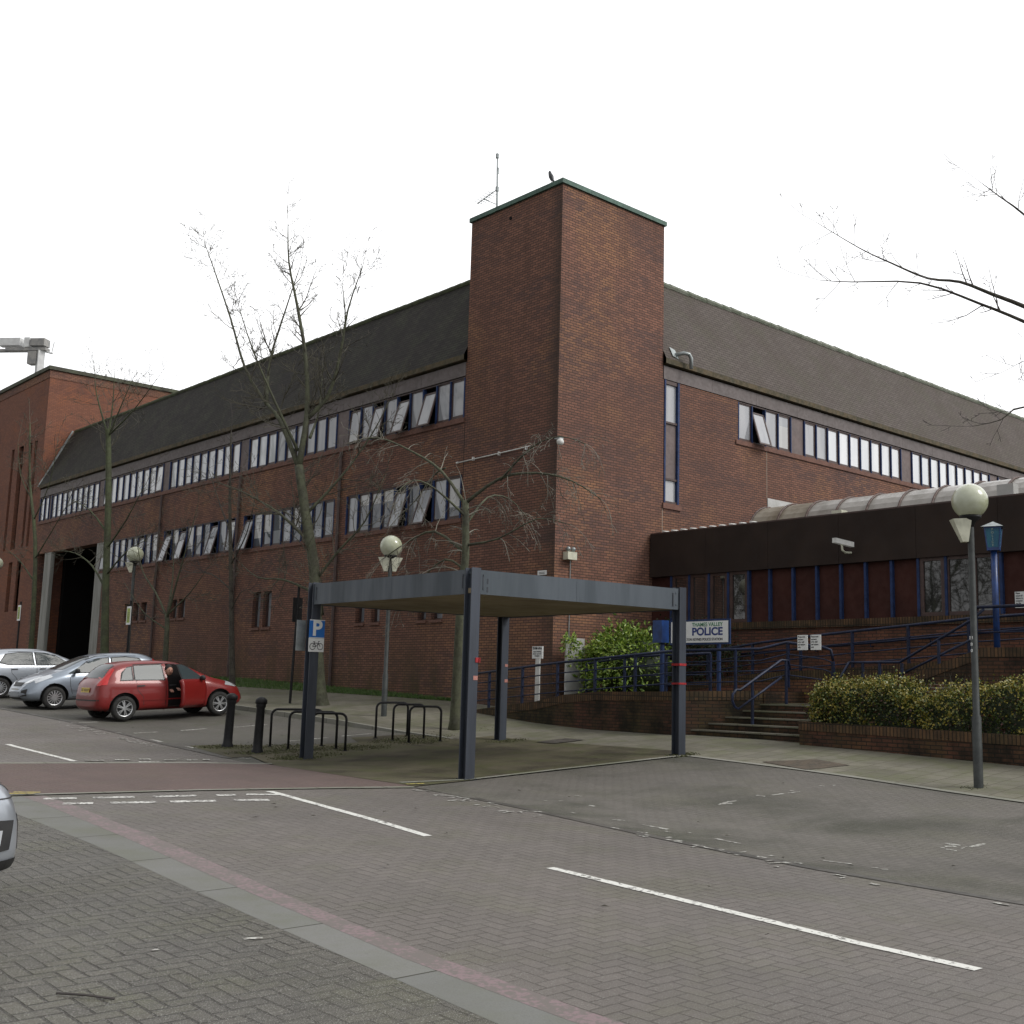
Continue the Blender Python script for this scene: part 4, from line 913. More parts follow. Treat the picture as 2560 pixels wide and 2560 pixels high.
# sign posts
def signpost(x,y,z0,ztop,h0,h1,w,lab,m='signwhite',back=False,inner=None,lean=0):
    T=thing('sign_post',lab,'sign post',(x,y,z0)); f=MB(); f.tube([(x,y,z0),(x+lean,y-lean,ztop)],.038,8); f.build('pole','black',T)
    f=MB(); f.box(x-.05+lean,x-.035+lean,y-w/2,y+w/2,h0,h1) if not back else f.box(x-w/2+lean*.9,x+w/2+lean*.9,y-.05,y-.035,h0,h1); f.build('plate','black' if back else m,T)
    if inner:
        f=MB(); f.box(x-.055+lean,x-.051+lean,y-w/2+.05,y+w/2-.05,h0+.07,h1-.07); f.build('plate_face',inner,T)
        f=MB()
        for k in range(5): f.box(x-.059+lean,x-.0555+lean,y-w/2+.09,y+w/2-.09,h0+.12+k*.07,h0+.14+k*.07)
        f.build('lettering','txtblack',T)
    return T
M['sgreen']=mat('sign_yellow_green',(.33,.42,.06),.5)
signpost(16.88,29.6,.8,4.3,3.2,3.9,.3,'dark leaning sign post in front of the wide tree trunk','galv',True,lean=.06)
signpost(16.5,40.2,1.0,4.2,3.36,4.0,.34,'white and yellow-green parking sign on its post behind the red car','signwhite',False,'sgreen')
signpost(16.5,51.5,1.2,4.6,3.8,4.45,.34,'white and green parking sign on the far left post by the brick block','signwhite',False,'sgreen')
# police sign
T=thing('police_sign','white THAMES VALLEY POLICE sign with blue frame on blue posts','sign',(20.5,17.5,1.4))
f=MB(); f.box(20.49,20.53,16.60,18.42,2.55,3.13); f.build('frame','blue',T); f=MB(); f.box(20.478,20.489,16.645,18.375,2.595,3.085); f.build('board','signwhite',T)
text('lettering','THAMES VALLEY',.125,(20.476,16.80,3.005),ROT_MX,'txtgreen',T,'RIGHT',sx=1.0,bold=.002)
text('lettering','POLICE',.245,(20.476,16.80,2.84),ROT_MX,'txtblue',T,'RIGHT',sx=1.15,bold=.008)
text('lettering','MILTON KEYNES POLICE STATION',.082,(20.476,16.80,2.665),ROT_MX,'txtblack',T,'RIGHT',sx=.95,bold=.0015)
for y in (17.0,18.2): f=MB(); f.tube([(20.585,y,1.3),(20.585,y,3.05)],.05,10); f.build('post','blue',T)
T=thing('intercom_totem','bright blue box on a blue post left of the police sign','intercom post',(20.8,19.05,1.4))
f=MB(); f.tube([(20.8,18.95,1.3),(20.8,18.95,2.66)],.055,10); f.build('post','blue',T); f=MB(); f.box(20.66,20.92,18.84,19.14,2.62,3.16); f.build('housing','signblue' if 0 else 'bluelamp',T,bevel=.02)
f=MB(); f.box(20.85,20.99,19.145,19.2,2.7,3.0); f.build('panel','galv',T)
# deliveries sign
T=thing('deliveries_sign','small white Deliveries sign on a white post in front of the tower','sign',(20.3,22.95,1.0)); f=MB(); f.box(20.30,20.33,22.75,23.16,2.24,2.56); f.build('board','signwhite',T); f=MB(); f.box(20.31,20.35,22.87,23.03,1.0,2.24); f.build('post','white',T)
text('lettering','Deliveries',.085,(20.295,22.955,2.51),ROT_MX,'txtblack',T,'CENTER',bold=.004)
for i,s in enumerate(('Goods delivery','please report to','reception')): text('lettering',s,.05,(20.295,22.955,2.42-i*.055),ROT_MX,'txtblack',T,'CENTER')
# notices on the rail
for y,lab in ((14.62,'left white paper notice tied to the ramp rail'),(14.28,'right white paper notice tied to the ramp rail')):
    T=thing('rail_notice',lab,'notice',(20.2,y,2.55)); f=MB(); f.box(20.5,20.512,y-.13,y+.13,2.40,2.72); f.build('sheet','signwhite',T)
    for i,s in enumerate(('Please note','entrance','is for staff','and visitors','only')): text('lettering',s,.05,(20.497,y+.115,2.68-i*.055),ROT_MX,'txtblack',T,sx=.8)
# white board by the tower
T=thing('white_board','tall pale grey board standing against the tower beside the laurel','board',(21.2,22.5,1.2)); f=MB(); f.box(20.82,21.5,22.40,22.44,1.3,2.8); f.build('board','offwhite',T)
# ================================================================== RAMP, WALLS, STEPS
def wseg(mb,p,q,zb0,zb1,zt0,zt1,th,m=0,side=1):
    a=Vector((*p,0));b=Vector((*q,0)); d=(b-a).normalized(); n=Vector((-d.y,d.x,0))*th*side
    mb.hexa([(a.x,a.y,zb0),(b.x,b.y,zb1),(b.x+n.x,b.y+n.y,zb1),(a.x+n.x,a.y+n.y,zb0),(a.x,a.y,zt0),(b.x,b.y,zt1),(b.x+n.x,b.y+n.y,zt1),(a.x+n.x,a.y+n.y,zt0)],m)
RW=thing('ramp_wall','sloping brick retaining wall with upright brick coping carrying the ramp','wall',(19.5,20,0))
pts=[(19.42,24.9,.76),(19.42,24.4,.87),(19.42,22.0,1.14),(19.42,20.9,1.33),(19.42,19.8,1.42),(19.42,17.3,1.47),(20.85,15.95,1.52)]
f=MB(); c_=MB()
for (x0,y0,z0),(x1,y1,z1) in zip(pts,pts[1:]):
    wseg(f,(x0,y0),(x1,y1),-.2,-.2,z0-.2,z1-.2,.22,0,1); wseg(c_,(x0-.012,y0),(x1-.012,y1),z0-.2,z1-.2,z0,z1,.25,0,1)
f.build('wall','brick_low',RW); c_.build('coping','coping',RW)
f=MB(); f.face([(19.6,24.9,.72),(20.74,24.9,.72),(20.74,22.8,1.02),(19.6,22.0,1.1)]); f.face([(19.6,22.0,1.1),(20.74,22.8,1.02),(24.4,22.8,1.3),(24.4,17.3,1.42),(19.6,17.3,1.42)]); f.face([(19.6,17.3,1.42),(22.5,17.3,1.42),(22.5,16.0,1.42),(20.9,16.0,1.42)])
tag(f.build('ramp_surface','footmoss'),kind='structure')
# steps
ST=thing('entrance_steps','five brick steps with pale nosings between the ramp wall and the hedge planter','steps',(20.2,15.3,.5))
LE=[17.1,17.0,16.75,16.3,15.95]
for k_ in range(5):
    x=19.7+.28*k_; z=.645+.146*k_; f=MB(); f.box(x,22.4,13.6,LE[k_]+.2,-.1,z-.03); f.build('riser','brick_low',ST); f=MB(); f.box(x-.02,x+.32,13.6,LE[k_]+.2,z-.03,z); f.build('nosing','foot',ST)
f=MB(); f.box(21.16,22.45,12.6,15.98,-.1,1.245); f.build('landing','footmoss',ST); f=MB(); f.box(20.95,22.48,16.0,16.15,.3,1.50); f.build('side_wall','brick_low',ST)
for k_ in range(6):
    f=MB(); f.box(21.45,22.4,10.0,12.9-.28*k_,1.0,1.235+.155*(k_+1)); f.build('riser','brick_low',ST)
# planter
PW=thing('planter_wall','low dark mossy brick planter wall with upright brick coping under the hedge','wall',(19.5,9,0))
f=MB(); wseg(f,(19.4,13.93),(19.4,-8),-.5,-.5,.76,.38,.25,0,1); wseg(f,(19.66,13.925),(21.24,13.925),-.5,-.5,.76,.76,.21,0,-1); f.build('wall','brick_low',PW)
f=MB(); wseg(f,(19.385,13.945),(19.385,-8),.76,.38,.93,.55,.26,0,1); wseg(f,(19.66,13.945),(21.3,13.945),.76,.76,.93,.93,.24,0,-1); f.build('coping','coping',PW)
f=MB(); f.face([(19.6,13.7,.80),(21.25,13.7,.80),(21.25,-8,.45),(19.6,-8,.45)]); tag(f.build('planter_soil','soil'),kind='structure')
# raised terrace wall behind the hedge and sloping stair parapet
TW=thing('terrace_wall','raised brick terrace wall behind the hedge with a sloping stair parapet','wall',(21.4,6,0))
f=MB(); f.box(21.25,21.45,-8,10.95,-.2,2.25); wseg(f,(21.25,10.95),(21.25,12.75),-.2,-.2,2.22,1.62,.2,0,-1); wseg(f,(21.25,12.75),(21.25,13.7),-.2,-.2,1.3,1.3,.2,0,-1); f.build('wall','brick_low',TW)
f=MB(); f.box(21.235,21.47,-8,10.95,2.25,2.44); wseg(f,(21.235,10.95),(21.235,12.75),2.22,1.62,2.42,1.82,.24,0,-1); f.build('coping','coping',TW)
f=MB(); f.box(21.243,21.249,11.3,12.25,1.25,1.72)
M['pale_brick']=brick('repointed_brick',(.13,.055,.042),(.16,.07,.05),(.36,.33,.27),(.2,.1,.05),(.1,.05,.04),ms=.014)
f.build('repointed_patch','pale_brick',TW)
f=MB(); f.box(21.45,24.5,-8,11.0,-.2,2.2); tag(f.build('terrace_deck','footmoss'),kind='structure')
# rear ramp
RR=thing('rear_ramp_wall','brick retaining wall of the upper ramp rising to the right below the annex','wall',(22.5,15,0))
f=MB(); c_=MB()
pp=[(22.5,20.2,1.62),(22.5,17.3,1.93),(22.5,14.5,2.08),(22.5,11.0,2.32)]
for (x0,y0,z0),(x1,y1,z1) in zip(pp,pp[1:]):
    wseg(f,(x0,y0),(x1,y1),.5,.5,z0-.2,z1-.2,.22); wseg(c_,(x0-.012,y0),(x1-.012,y1),z0-.2,z1-.2,z0,z1,.25)
f.build('wall','brick_mid',RR); c_.build('coping','coping',RR)
f=MB(); f.face([(22.7,20.2,1.5),(24.5,20.2,1.5),(24.5,11,2.2),(22.7,11,2.2)]); tag(f.build('upper_ramp_surface','footmoss'),kind='structure')
# ---- railings
def railing(pts,lab,drops=(0,.26,.49,.72),posts=None,foot=.98,rt=.032,name='railing',endcurve=False):
    x,y,z=pts[0]; T=thing(name,lab,'railing',(x,y,z-foot))
    f=MB(); f.tube(pts,rt,8); f.build('handrail','navy',T,True)
    for d in drops[1:]:
        f=MB(); f.tube([(a,b,c-d) for a,b,c in pts],.017,6); f.build('rail','navy',T,True)
    ln=[0]
    for a,b in zip(pts,pts[1:]): ln.append(ln[-1]+(Vector(b)-Vector(a)).length)
    n=posts or max(2,int(ln[-1]/1.35)+1)
    for i in range(n):
        s=ln[-1]*(i/(n-1)) if n>1 else 0; s=min(max(s,.02),ln[-1]-.001)
        for j in range(len(ln)-1):
            if ln[j]<=s<=ln[j+1]:
                t=(s-ln[j])/(ln[j+1]-ln[j]); p=Vector(pts[j]).lerp(Vector(pts[j+1]),t); break
        f=MB(); f.box(p.x-.028,p.x+.028,p.y-.028,p.y+.028,p.z-foot,p.z-.01); f.build('post','navy',T)
    return T
railing([(19.53,25.3,1.75),(19.53,22.1,2.04),(19.53,21,2.13),(19.53,17.3,2.38)],'navy blue railing on the sloping front ramp wall, behind the canopy posts',posts=7)
railing([(19.55,17.2,2.38),(20.9,16.06,2.45),(21.2,15.55,2.60),(21.6,14.85,2.50),(21.68,14.7,2.44),(21.7,14.66,2.2)],'navy railing curling round the top of the steps below the two notices',posts=4,foot=1.0)
railing([(21.0,21.8,2.12),(21.0,20.2,2.30),(21.0,17.6,2.36)],'inner navy railing of the front ramp in front of the laurel',posts=4)
railing([(22.55,20.4,2.28),(22.55,17.29,2.67),(22.55,15.61,2.82),(22.55,14.54,2.90),(22.55,13.55,2.97),(22.55,11.84,3.10),(22.55,10.62,3.15),(22.55,9.0,3.2)],'long navy railing climbing along the upper ramp in front of the annex',posts=9,foot=.92)
T=thing('wall_handrail','dark handrail bracketed to the annex plinth behind the upper ramp','handrail',(24.4,15,2.6)); f=MB(); f.tube([(24.38,19.5,2.45),(24.38,10,3.05)],.03,8); f.build('rail','navy',T,True)
f=MB()
for y in (18.6,17,15.4,13.8,12.2,10.6): z=2.45+(19.5-y)*.063; f.tube([(24.38,y,z),(24.40,y,z-.09),(24.52,y,z-.09)],.014,6)
f.build('bracket','navy',T)
railing([(21.36,11.1,3.24),(21.36,3,3.26)],'navy railing along the terrace wall at the right edge',posts=6,foot=.82,drops=(0,.5))
# stair handrails
def stairrail(lab,pts,low,posts):
    T=thing('stair_handrail',lab,'handrail',pts[0]); f=MB(); f.tube(pts,.03,8); f.build('handrail','navy',T,True)
    f=MB(); f.tube(low,.026,8); f.build('lower_rail','navy',T,True)
    for x,y,z0,z1 in posts: f=MB(); f.tube([(x,y,z0),(x,y,z1)],.035,8); f.build('post','navy',T)
Y1=15.75
stairrail('navy stair handrail with looped end beside the ramp wall',[(19.72,Y1,1.12),(19.60,Y1,1.17),(19.52,Y1,1.30),(19.55,Y1,1.45),(19.66,Y1,1.53),(19.80,Y1,1.53),(21.0,Y1-.2,2.20),(21.2,Y1-.25,2.2),(21.25,Y1-.25,2.0)],[(19.72,Y1,1.12),(21.0,Y1-.2,1.82)],[(20.15,Y1-.05,.7,1.72),(21.15,Y1-.22,1.2,2.18)])
Y2=14.05
stairrail('navy stair handrail rising out of the hedge and up the second flight',[(20.5,Y2,1.28),(21.4,Y2+.0,2.16),(21.5,13.7,2.16),(21.36,12.8,2.16),(21.36,11.15,3.0),(21.36,10.9,3.2)],[(21.36,12.9,1.85),(21.36,11.15,2.62)],[(21.46,13.75,1.2,2.14),(21.4,13.3,1.2,2.14),(21.36,12.75,1.6,2.14),(21.36,11.9,1.7,2.6)])
# blue police lantern
T=thing('police_lantern','old blue police lantern on a tall blue post in front of the annex','lantern',(21.6,10.77,2.4))
f=MB(); f.tube([(21.6,10.77,2.3),(21.6,10.77,4.42)],.062,12); f.build('post','bluelamp',T,True)
lc=Vector((21.6,10.77,4.40)); ang=R(20)
def sq(r,z): return [lc+Vector((r*math.cos(ang+math.pi/4+i*math.pi/2),r*math.sin(ang+math.pi/4+i*math.pi/2),z)) for i in range(4)]
f=MB(); a,b=sq(.155,0.02),sq(.215,.42)
for i in range(4): f.face([a[i],a[(i+1)%4],b[(i+1)%4],b[i]],1 if i==2 else 0)
mm=f.build('lantern_glass',['lantern','lantern'],T)
f=MB(); 
for i in range(4): f.tube([a[i],b[i]],.014,4)
f.hexa(sq(.17,-.03)+sq(.165,.03)); f.hexa(sq(.225,.41)+sq(.23,.44)); f.build('lantern_frame','bluelamp',T)
f=MB(); c4=sq(.30,.44); ap=lc+Vector((0,0,.56))
for i in range(4): f.face([c4[i],c4[(i+1)%4],ap])
f.face(c4); f.build('lantern_cap','galv',T)
for i,ch in enumerate('POLICE'):
    z=.38-i*.062; r=.155+(.215-.155)*(z-.02)/.4; dirv=Vector((math.cos(ang+math.pi),math.sin(ang+math.pi),0)); pt=lc+dirv*(r*.7071+.012)+Vector((0,0,z))
    text('lettering',ch,.062,pt,Matrix.Rotation(ang,3,'Z')@ROT_MX,'txtpale',T,'CENTER')
# ================================================================== CARS
def car(name,label,paint,L_=3.92,H=1.46,W_=1.68,prof=None,wheel=.30,ax=(.66,3.15),glassq=1,style='hatch',rim_spokes=7,door_open=False,group='cars parked in the bays'):
    T=thing(name,label,'car',(0,0,0),group)
    hw=W_/2
    top=prof['top']; belt=prof['belt']; wid=prof['wid']; bot=prof['bot']
    xs=sorted(set([0,.03,.08,.16,.28,.42,.6,.85,1.15,1.5,1.9,2.25,2.5,2.7,2.9,3.05,3.25,3.45,3.6,3.72,3.8,3.86,3.92]))
    xs=[x*L_/3.92 for x in xs]
    bm=bmesh.new(); rings=[]
    for x in xs:
        u=x*3.92/L_; t=itp(top,u)*H/1.46; bl=min(itp(belt,u)*H/1.46,t-.035); w=itp(wid,u)*hw/.84; b=itp(bot,u)
        cab=max(0,t-bl); q=min(1,cab/.35)
        k=.20*cab+0.02
        P=[(0,b),(w*.75,b),(w*.95,b+.05),(w*.995,b+.16),(w*1.0,(b+bl)*.5),(w*.985,bl-.12),(w*.955,bl-.01),
           (w*.955-k-.04*(1-q),bl+cab*.40+.0),(w*.945-.30*cab-.07*(1-q)-.02,bl+cab*.82),(w*.72-.16*q*w,t-.012-.03*(1-q)*1),(w*.35,t),(0,t+.004)]
        ring=[]
        for (yy,zz) in P: ring.append(bm.verts.new((x-L_/2,yy,zz)))
        for (yy,zz) in P[-2:0:-1]: ring.append(bm.verts.new((x-L_/2,-yy,zz)))
        rings.append(ring)
    n=len(rings[0])
    for a,b in zip(rings,rings[1:]):
        for j in range(n): bm.faces.new((a[j],a[(j+1)%n],b[(j+1)%n],b[j]))
    for ring,fl in ((rings[0],True),(rings[-1],False)):
        # grid-like cap: bridge mirrored points
        h=len(P)
        for j in range(h-1):
            lft=[ring[j],ring[j+1]]; r0=ring[(n-j)%n]; r1=ring[(n-j-1)%n]
            vs=[]
            for v in (ring[j],ring[j+1],r1,r0):
                if v not in vs: vs.append(v)
            if len(vs)>=3:
                try: bm.faces.new(vs)
                except ValueError: pass
    bmesh.ops.recalc_face_normals(bm,faces=bm.faces[:])
    me=bpy.data.meshes.new('body'); bm.to_mesh(me); bm.free()
    o=bpy.data.objects.new('body',me); S.collection.objects.link(o); o.parent=T; me.materials.append(M[paint]); me.materials.append(M['trim'])
    s=o.modifiers.new('s','SUBSURF'); s.levels=2; s.render_levels=2
    apply_mods(o)
    AX=[a*L_/3.92-L_/2 for a in ax]
    cut=MB()
    for a in AX:
        for sy in (1,-1):
            y0,y1=sy*(hw+.3),sy*(hw-.24)
            cut.lathe((a,0,wheel+.02),[(.001,y0),(wheel+.065,y0),(wheel+.065,y1),(.001,y1)],28,axis='y')
    co=cut.build('cutter','trim'); 
    bmc=bmesh.new(); bmc.from_mesh(co.data); bmesh.ops.remove_doubles(bmc,verts=bmc.verts[:],dist=.002); bmesh.ops.recalc_face_normals(bmc,faces=bmc.faces[:]); bmc.to_mesh(co.data); bmc.free()
    bm0=bmesh.new(); bm0.from_mesh(o.data); bvh=BVHTree.FromBMesh(bm0); bm0.free()
    base_me=o.data.copy()
    for solver,dy in (('EXACT',0),('EXACT',.004),('FAST',0),('FAST',.005),('EXACT',-.007),('FAST',-.006)):
        o.data=base_me.copy(); bo=o.modifiers.new('b','BOOLEAN'); bo.object=co; bo.operation='DIFFERENCE'; bo.solver=solver; co.location=(dy,dy*.5,dy); bpy.context.view_layer.update(); apply_mods(o)
        mxy=max(abs(v.co.y) for v in o.data.vertices)
        nleft=sum(1 for v in base_me.vertices if abs(v.co.y)>hw-.1 and any((v.co.x-a)**2+(v.co.z-wheel)**2<(wheel*.8)**2 for a in AX)); nnow=sum(1 for v in o.data.vertices if abs(v.co.y)>hw-.1 and any((v.co.x-a)**2+(v.co.z-wheel)**2<(wheel*.8)**2 for a in AX))
        print('boolean',name,solver,round(mxy,3),nleft,nnow,len(o.data.polygons),len(base_me.polygons))
        if mxy<hw+.06 and nnow<=2 and len(o.data.polygons)>len(base_me.polygons)*.8: break
    bpy.data.objects.remove(co)
    for p in o.data.polygons:
        p.use_smooth=True
        c=p.center
        for a in AX:
            if (c.x-a)**2+(c.z-wheel-.02)**2<(wheel+.068)**2 and abs(c.y)>hw-.3 and (abs(p.normal.y)>.95 and abs(c.y)<hw-.2 or (c.x-a)**2+(c.z-wheel-.02)**2>(wheel+.04)**2): p.material_index=1
    try: o.data.set_sharp_from_angle(angle=R(35))
    except Exception: pass
    def shoot(orig,d):
        h=bvh.ray_cast(Vector(orig),Vector(d),6)
        return h
    def proj(nm,poly,mode,m,parent=T,off=.006,step=.07,thick=0):
        """poly in (x,z) for side modes 'L'/'R', in (y,z) for 'F'/'B'"""
        bm=bmesh.new(); vs=[bm.verts.new((a,b,0)) for a,b in poly]; bm.faces.new(vs)
        for ax_ in (0,1):
            lo=min(p[ax_] for p in poly); hi=max(p[ax_] for p in poly); k=int((hi-lo)/step)
            for i in range(1,k+1):
                no=(1,0,0) if ax_==0 else (0,1,0); c0=lo+(hi-lo)*i/(k+1); cp=(c0,0,0) if ax_==0 else (0,c0,0)
                bmesh.ops.bisect_plane(bm,geom=bm.verts[:]+bm.edges[:]+bm.faces[:],plane_co=cp,plane_no=no)
        bmesh.ops.triangulate(bm,faces=bm.faces[:])
        ok={}
        for v in bm.verts:
            a,b=v.co.x,v.co.y
            if mode in 'LR':
                sgn=1 if mode=='L' else -1; hit=shoot((a,sgn*3,b),(0,-sgn,0)); 
            else:
                sgn=1 if mode=='F' else -1; hit=shoot((sgn*4,a,b),(-sgn,0,0))
            if hit[0] is None: ok[v]=None
            else: ok[v]=hit[0]+hit[1]*off
        dele=[v for v in bm.verts if ok[v] is None]
        for v in bm.verts:
            if ok[v] is not None: v.co=ok[v]
        if dele: bmesh.ops.delete(bm,geom=dele,context='VERTS')
        me=bpy.data.meshes.new(nm); bm.to_mesh(me); bm.free(); me.materials.append(M[m])
        for p in me.polygons: p.use_smooth=True
        ob=bpy.data.objects.new(nm,me); S.collection.objects.link(ob); ob.parent=parent
        return ob
    sc=L_/3.92; zs=H/1.46
    X=lambda u:u*sc-L_/2
    PX_=lambda pts:[(X(a),b*zs) for a,b in pts]
    win=prof['windows']
    for side in 'LR':
        for nm,pts in win:
            if side=='R' and door_open and nm=='front_window': continue
            proj('window_surround',PX_([(a+(.03 if a>sum(p[0] for p in pts)/len(pts) else -.03),b+(.025 if b>sum(p[1] for p in pts)/len(pts) else -.02)) for a,b in pts]),side,'trim',off=.003)
            proj('side_window',PX_(pts),side,'cglass',off=.008)
        for pts in prof['seams']:
            if side=='R' and door_open and pts[0][0]>2.0: continue
            for p,q in zip(pts,pts[1:]):
                p=Vector(p);q=Vector(q); n=Vector((-(q-p).y,(q-p).x)).normalized()*.006
                proj('door_seam',PX_([tuple(p-n),tuple(q-n),tuple(q+n),tuple(p+n)]),side,'trim',off=.003,step=.12)
        for a,b in prof['handles']:
            if side=='R' and door_open and a>1.9: continue
            proj('door_handle',PX_([(a-.09,b-.018),(a+.09,b-.012),(a+.09,b+.018),(a-.09,b+.014)]),side,prof.get('handle_mat','trim'),off=.02)
        proj('side_strip',PX_([(ax[0]+.42,.47),(ax[1]-.42,.47),(ax[1]-.42,.50),(ax[0]+.42,.50)]),side,paint,off=.016)
        sg=1 if side=='L' else -1
        # mirror
        f=MB(); mxx,mz=X(prof['mirror'][0]),prof['mirror'][1]*zs; yb=sg*(hw*.97)
        f.ball((mxx,yb+sg*.12,mz),.085,8,0,(.75,1.15,.8)); f.beam((mxx,yb-sg*.05,mz-.04),(mxx,yb+sg*.1,mz-.02),.05,.03); f.build('door_mirror',prof.get('mirror_mat','trim'),T,True)
        proj('sill_trim',PX_([(ax[0]+.40,.20),(ax[1]-.40,.20),(ax[1]-.40,.25),(ax[0]+.40,.25)]),side,'trim',off=.004)
    proj('windscreen',[(a,b*zs) for a,b in prof['screen']],'F','cglass',off=.007,step=.1)
    proj('rear_window',[(a,b*zs) for a,b in prof['rear']],'B','cglass',off=.008,step=.1)
    for sg in (1,-1):
        proj('headlight',[(sg*a,b*zs) for a,b in prof['head']],'F','lens',off=.006,step=.05)
        proj('tail_light',[(sg*a,b*zs) for a,b in prof['tail']],'B','redlens',off=.012,step=.05)
        proj('tail_light',PX_(prof['tail_side']),'L' if sg>0 else 'R','redlens',off=.010,step=.05)
        proj('fog_recess',[(sg*a,b*zs) for a,b in prof['fog']],'F','trim',off=.005,step=.05)
        proj('headlight_side',PX_(prof['head_side']),'L' if sg>0 else 'R','lens',off=.006,step=.05)
    proj('grille',prof['grille'],'F','trim',off=.006,step=.06)
    proj('lower_grille',prof['lgrille'],'F','trim',off=.005,step=.06)
    proj('number_plate',[(-.26,prof['fplate']-.055),(.26,prof['fplate']-.055),(.26,prof['fplate']+.055),(-.26,prof['fplate']+.055)],'F','plate_w',off=.02,step=.2)
    proj('number_plate',[(-.26,prof['rplate']-.055),(.26,prof['rplate']-.055),(.26,prof['rplate']+.055),(-.26,prof['rplate']+.055)],'B','plate_y',off=.02,step=.2)
    proj('bumper_strip',[(-.72,.50),(.72,.50),(.72,.53),(-.72,.53)],'B','trim',off=.012,step=.1)
    for c in range(6):
        yy=-.2+c*.075+(.03 if c>=4 else 0)
        proj('plate_character',[(yy-.022,prof['rplate']-.035),(yy+.012,prof['rplate']-.035),(yy+.022,prof['rplate']+.035),(yy-.014,prof['rplate']+.035)],'B','txtblack',off=.024,step=.2)
    f=MB(); f.beam((X(.16),.02,.97*zs),(X(.20),.34,.99*zs),.02,.02); f.build('rear_wiper','trim',T)
    # wheels
    proto=None
    for a in AX:
        for sg in (1,-1):
            r=wheel
            if proto is None:
                f=MB(); f.lathe((0,0,0),[(r*.64,-.085),(r*.70,-.098),(r*.93,-.098),(r*.985,-.07),(r,-.03),(r,.05),(r*.96,.09),(r*.6,.09),(r*.6,-.04)],32,axis='y'); ty=f.build('wheel','tyre',T,True)
                f=MB(); f.lathe((0,0,0),[(r*.66,-.09),(r*.62,-.086),(r*.60,-.04),(r*.6,.05)],32,axis='y')
                f.lathe((0,0,0),[(.001,-.085),(r*.15,-.083),(r*.18,-.06)],16,axis='y')
                for i in range(rim_spokes):
                    t=2*math.pi*i/rim_spokes
                    if rim_spokes==6:
                        for dt_ in (-.16,.16):
                            f.beam((r*.14*math.cos(t+dt_*1.3),-.078,r*.14*math.sin(t+dt_*1.3)),(r*.62*math.cos(t+dt_*.8),-.07,r*.62*math.sin(t+dt_*.8)),.02,.03,up=(0,1,0))
                    else: f.beam((r*.14*math.cos(t),-.078,r*.14*math.sin(t)),(r*.62*math.cos(t),-.07,r*.62*math.sin(t)),.026,.03,up=(0,1,0))
                ri=f.build('rim','alloy',ty,False)
                f=MB(); f.lathe((0,0,0),[(.001,-.03),(r*.6,-.03)],24,axis='y'); dk=f.build('brake_disc','trim',ty)
                proto=(ty,ri,dk); w_=ty
            else:
                w_=proto[0].copy(); S.collection.objects.link(w_); w_.parent=T
                for q in proto[1:]:
                    c=q.copy(); S.collection.objects.link(c); c.parent=w_
            w_.location=(a,sg*(hw-.105),r); w_.rotation_euler=(0,R(17*(sg+a)),math.pi if sg>0 else 0)
    return T,proj,X,bvh
hatch=dict(
 top=[(0,.60),(.03,.86),(.09,.97),(.20,1.06),(.42,1.33),(.6,1.41),(.85,1.445),(1.3,1.46),(1.8,1.45),(2.1,1.41),(2.35,1.33),(2.75,1.11),(2.98,1.0),(3.2,.955),(3.5,.87),(3.72,.77),(3.84,.66),(3.92,.50)],
 belt=[(0,.5),(.06,.84),(.2,.955),(.8,.945),(1.5,.93),(2.4,.895),(2.9,.88),(3.2,.80),(3.6,.72),(3.92,.45)],
 wid=[(0,.62),(.05,.72),(.16,.78),(.4,.825),(.9,.84),(2.9,.84),(3.3,.825),(3.6,.77),(3.8,.68),(3.92,.50)],
 bot=[(0,.36),(.1,.25),(.5,.21),(3.4,.2),(3.75,.22),(3.92,.34)],
 windows=[('rear_quarter',[(.58,.985),(.86,.985),(.87,1.30),(.74,1.28),(.64,1.15)]),('rear_window_side',[(.93,.985),(1.66,.965),(1.64,1.335),(.94,1.325)]),('front_window',[(1.76,.96),(2.72,.94),(2.56,1.05),(2.22,1.25),(2.0,1.325),(1.74,1.34)])],
 seams=[[(.95,.95),(.98,.72),(1.12,.56),(1.14,.26),(1.68,.25),(1.71,.95)],[(1.71,.95),(1.68,.25)],[(1.72,.3),(2.68,.3),(2.76,.6),(2.76,.92)],[(.9,1.0),(.93,1.36),(1.7,1.37)],[(1.7,1.38),(2.0,1.37),(2.3,1.27)]],
 handles=[(1.06,.83),(1.87,.82)], mirror=(2.62,.98), mirror_mat='trim',
 screen=[(-.58,1.03),(.58,1.03),(.50,1.33),(.3,1.375),(-.3,1.375),(-.50,1.33)],
 rear=[(-.56,1.05),(.56,1.05),(.47,1.345),(.3,1.375),(-.3,1.375),(-.47,1.345)],
 head=[(.38,.70),(.66,.72),(.72,.80),(.66,.88),(.42,.80)], head_side=[(3.30,.78),(3.62,.71),(3.60,.80),(3.38,.87)],
 tail=[(.60,.86),(.70,.86),(.72,1.0),(.62,1.22),(.56,1.3),(.58,1.1)], tail_side=[(.10,.88),(.24,.88),(.30,1.02),(.46,1.25),(.40,1.30),(.22,1.10)],
 fog=[(.46,.36),(.64,.38),(.62,.52),(.48,.50)], grille=[(-.34,.66),(.34,.66),(.38,.73),(-.38,.73)], lgrille=[(-.42,.30),(.42,.30),(.38,.44),(-.38,.44)],
 fplate=.55, rplate=.76)
corsa=dict(hatch)
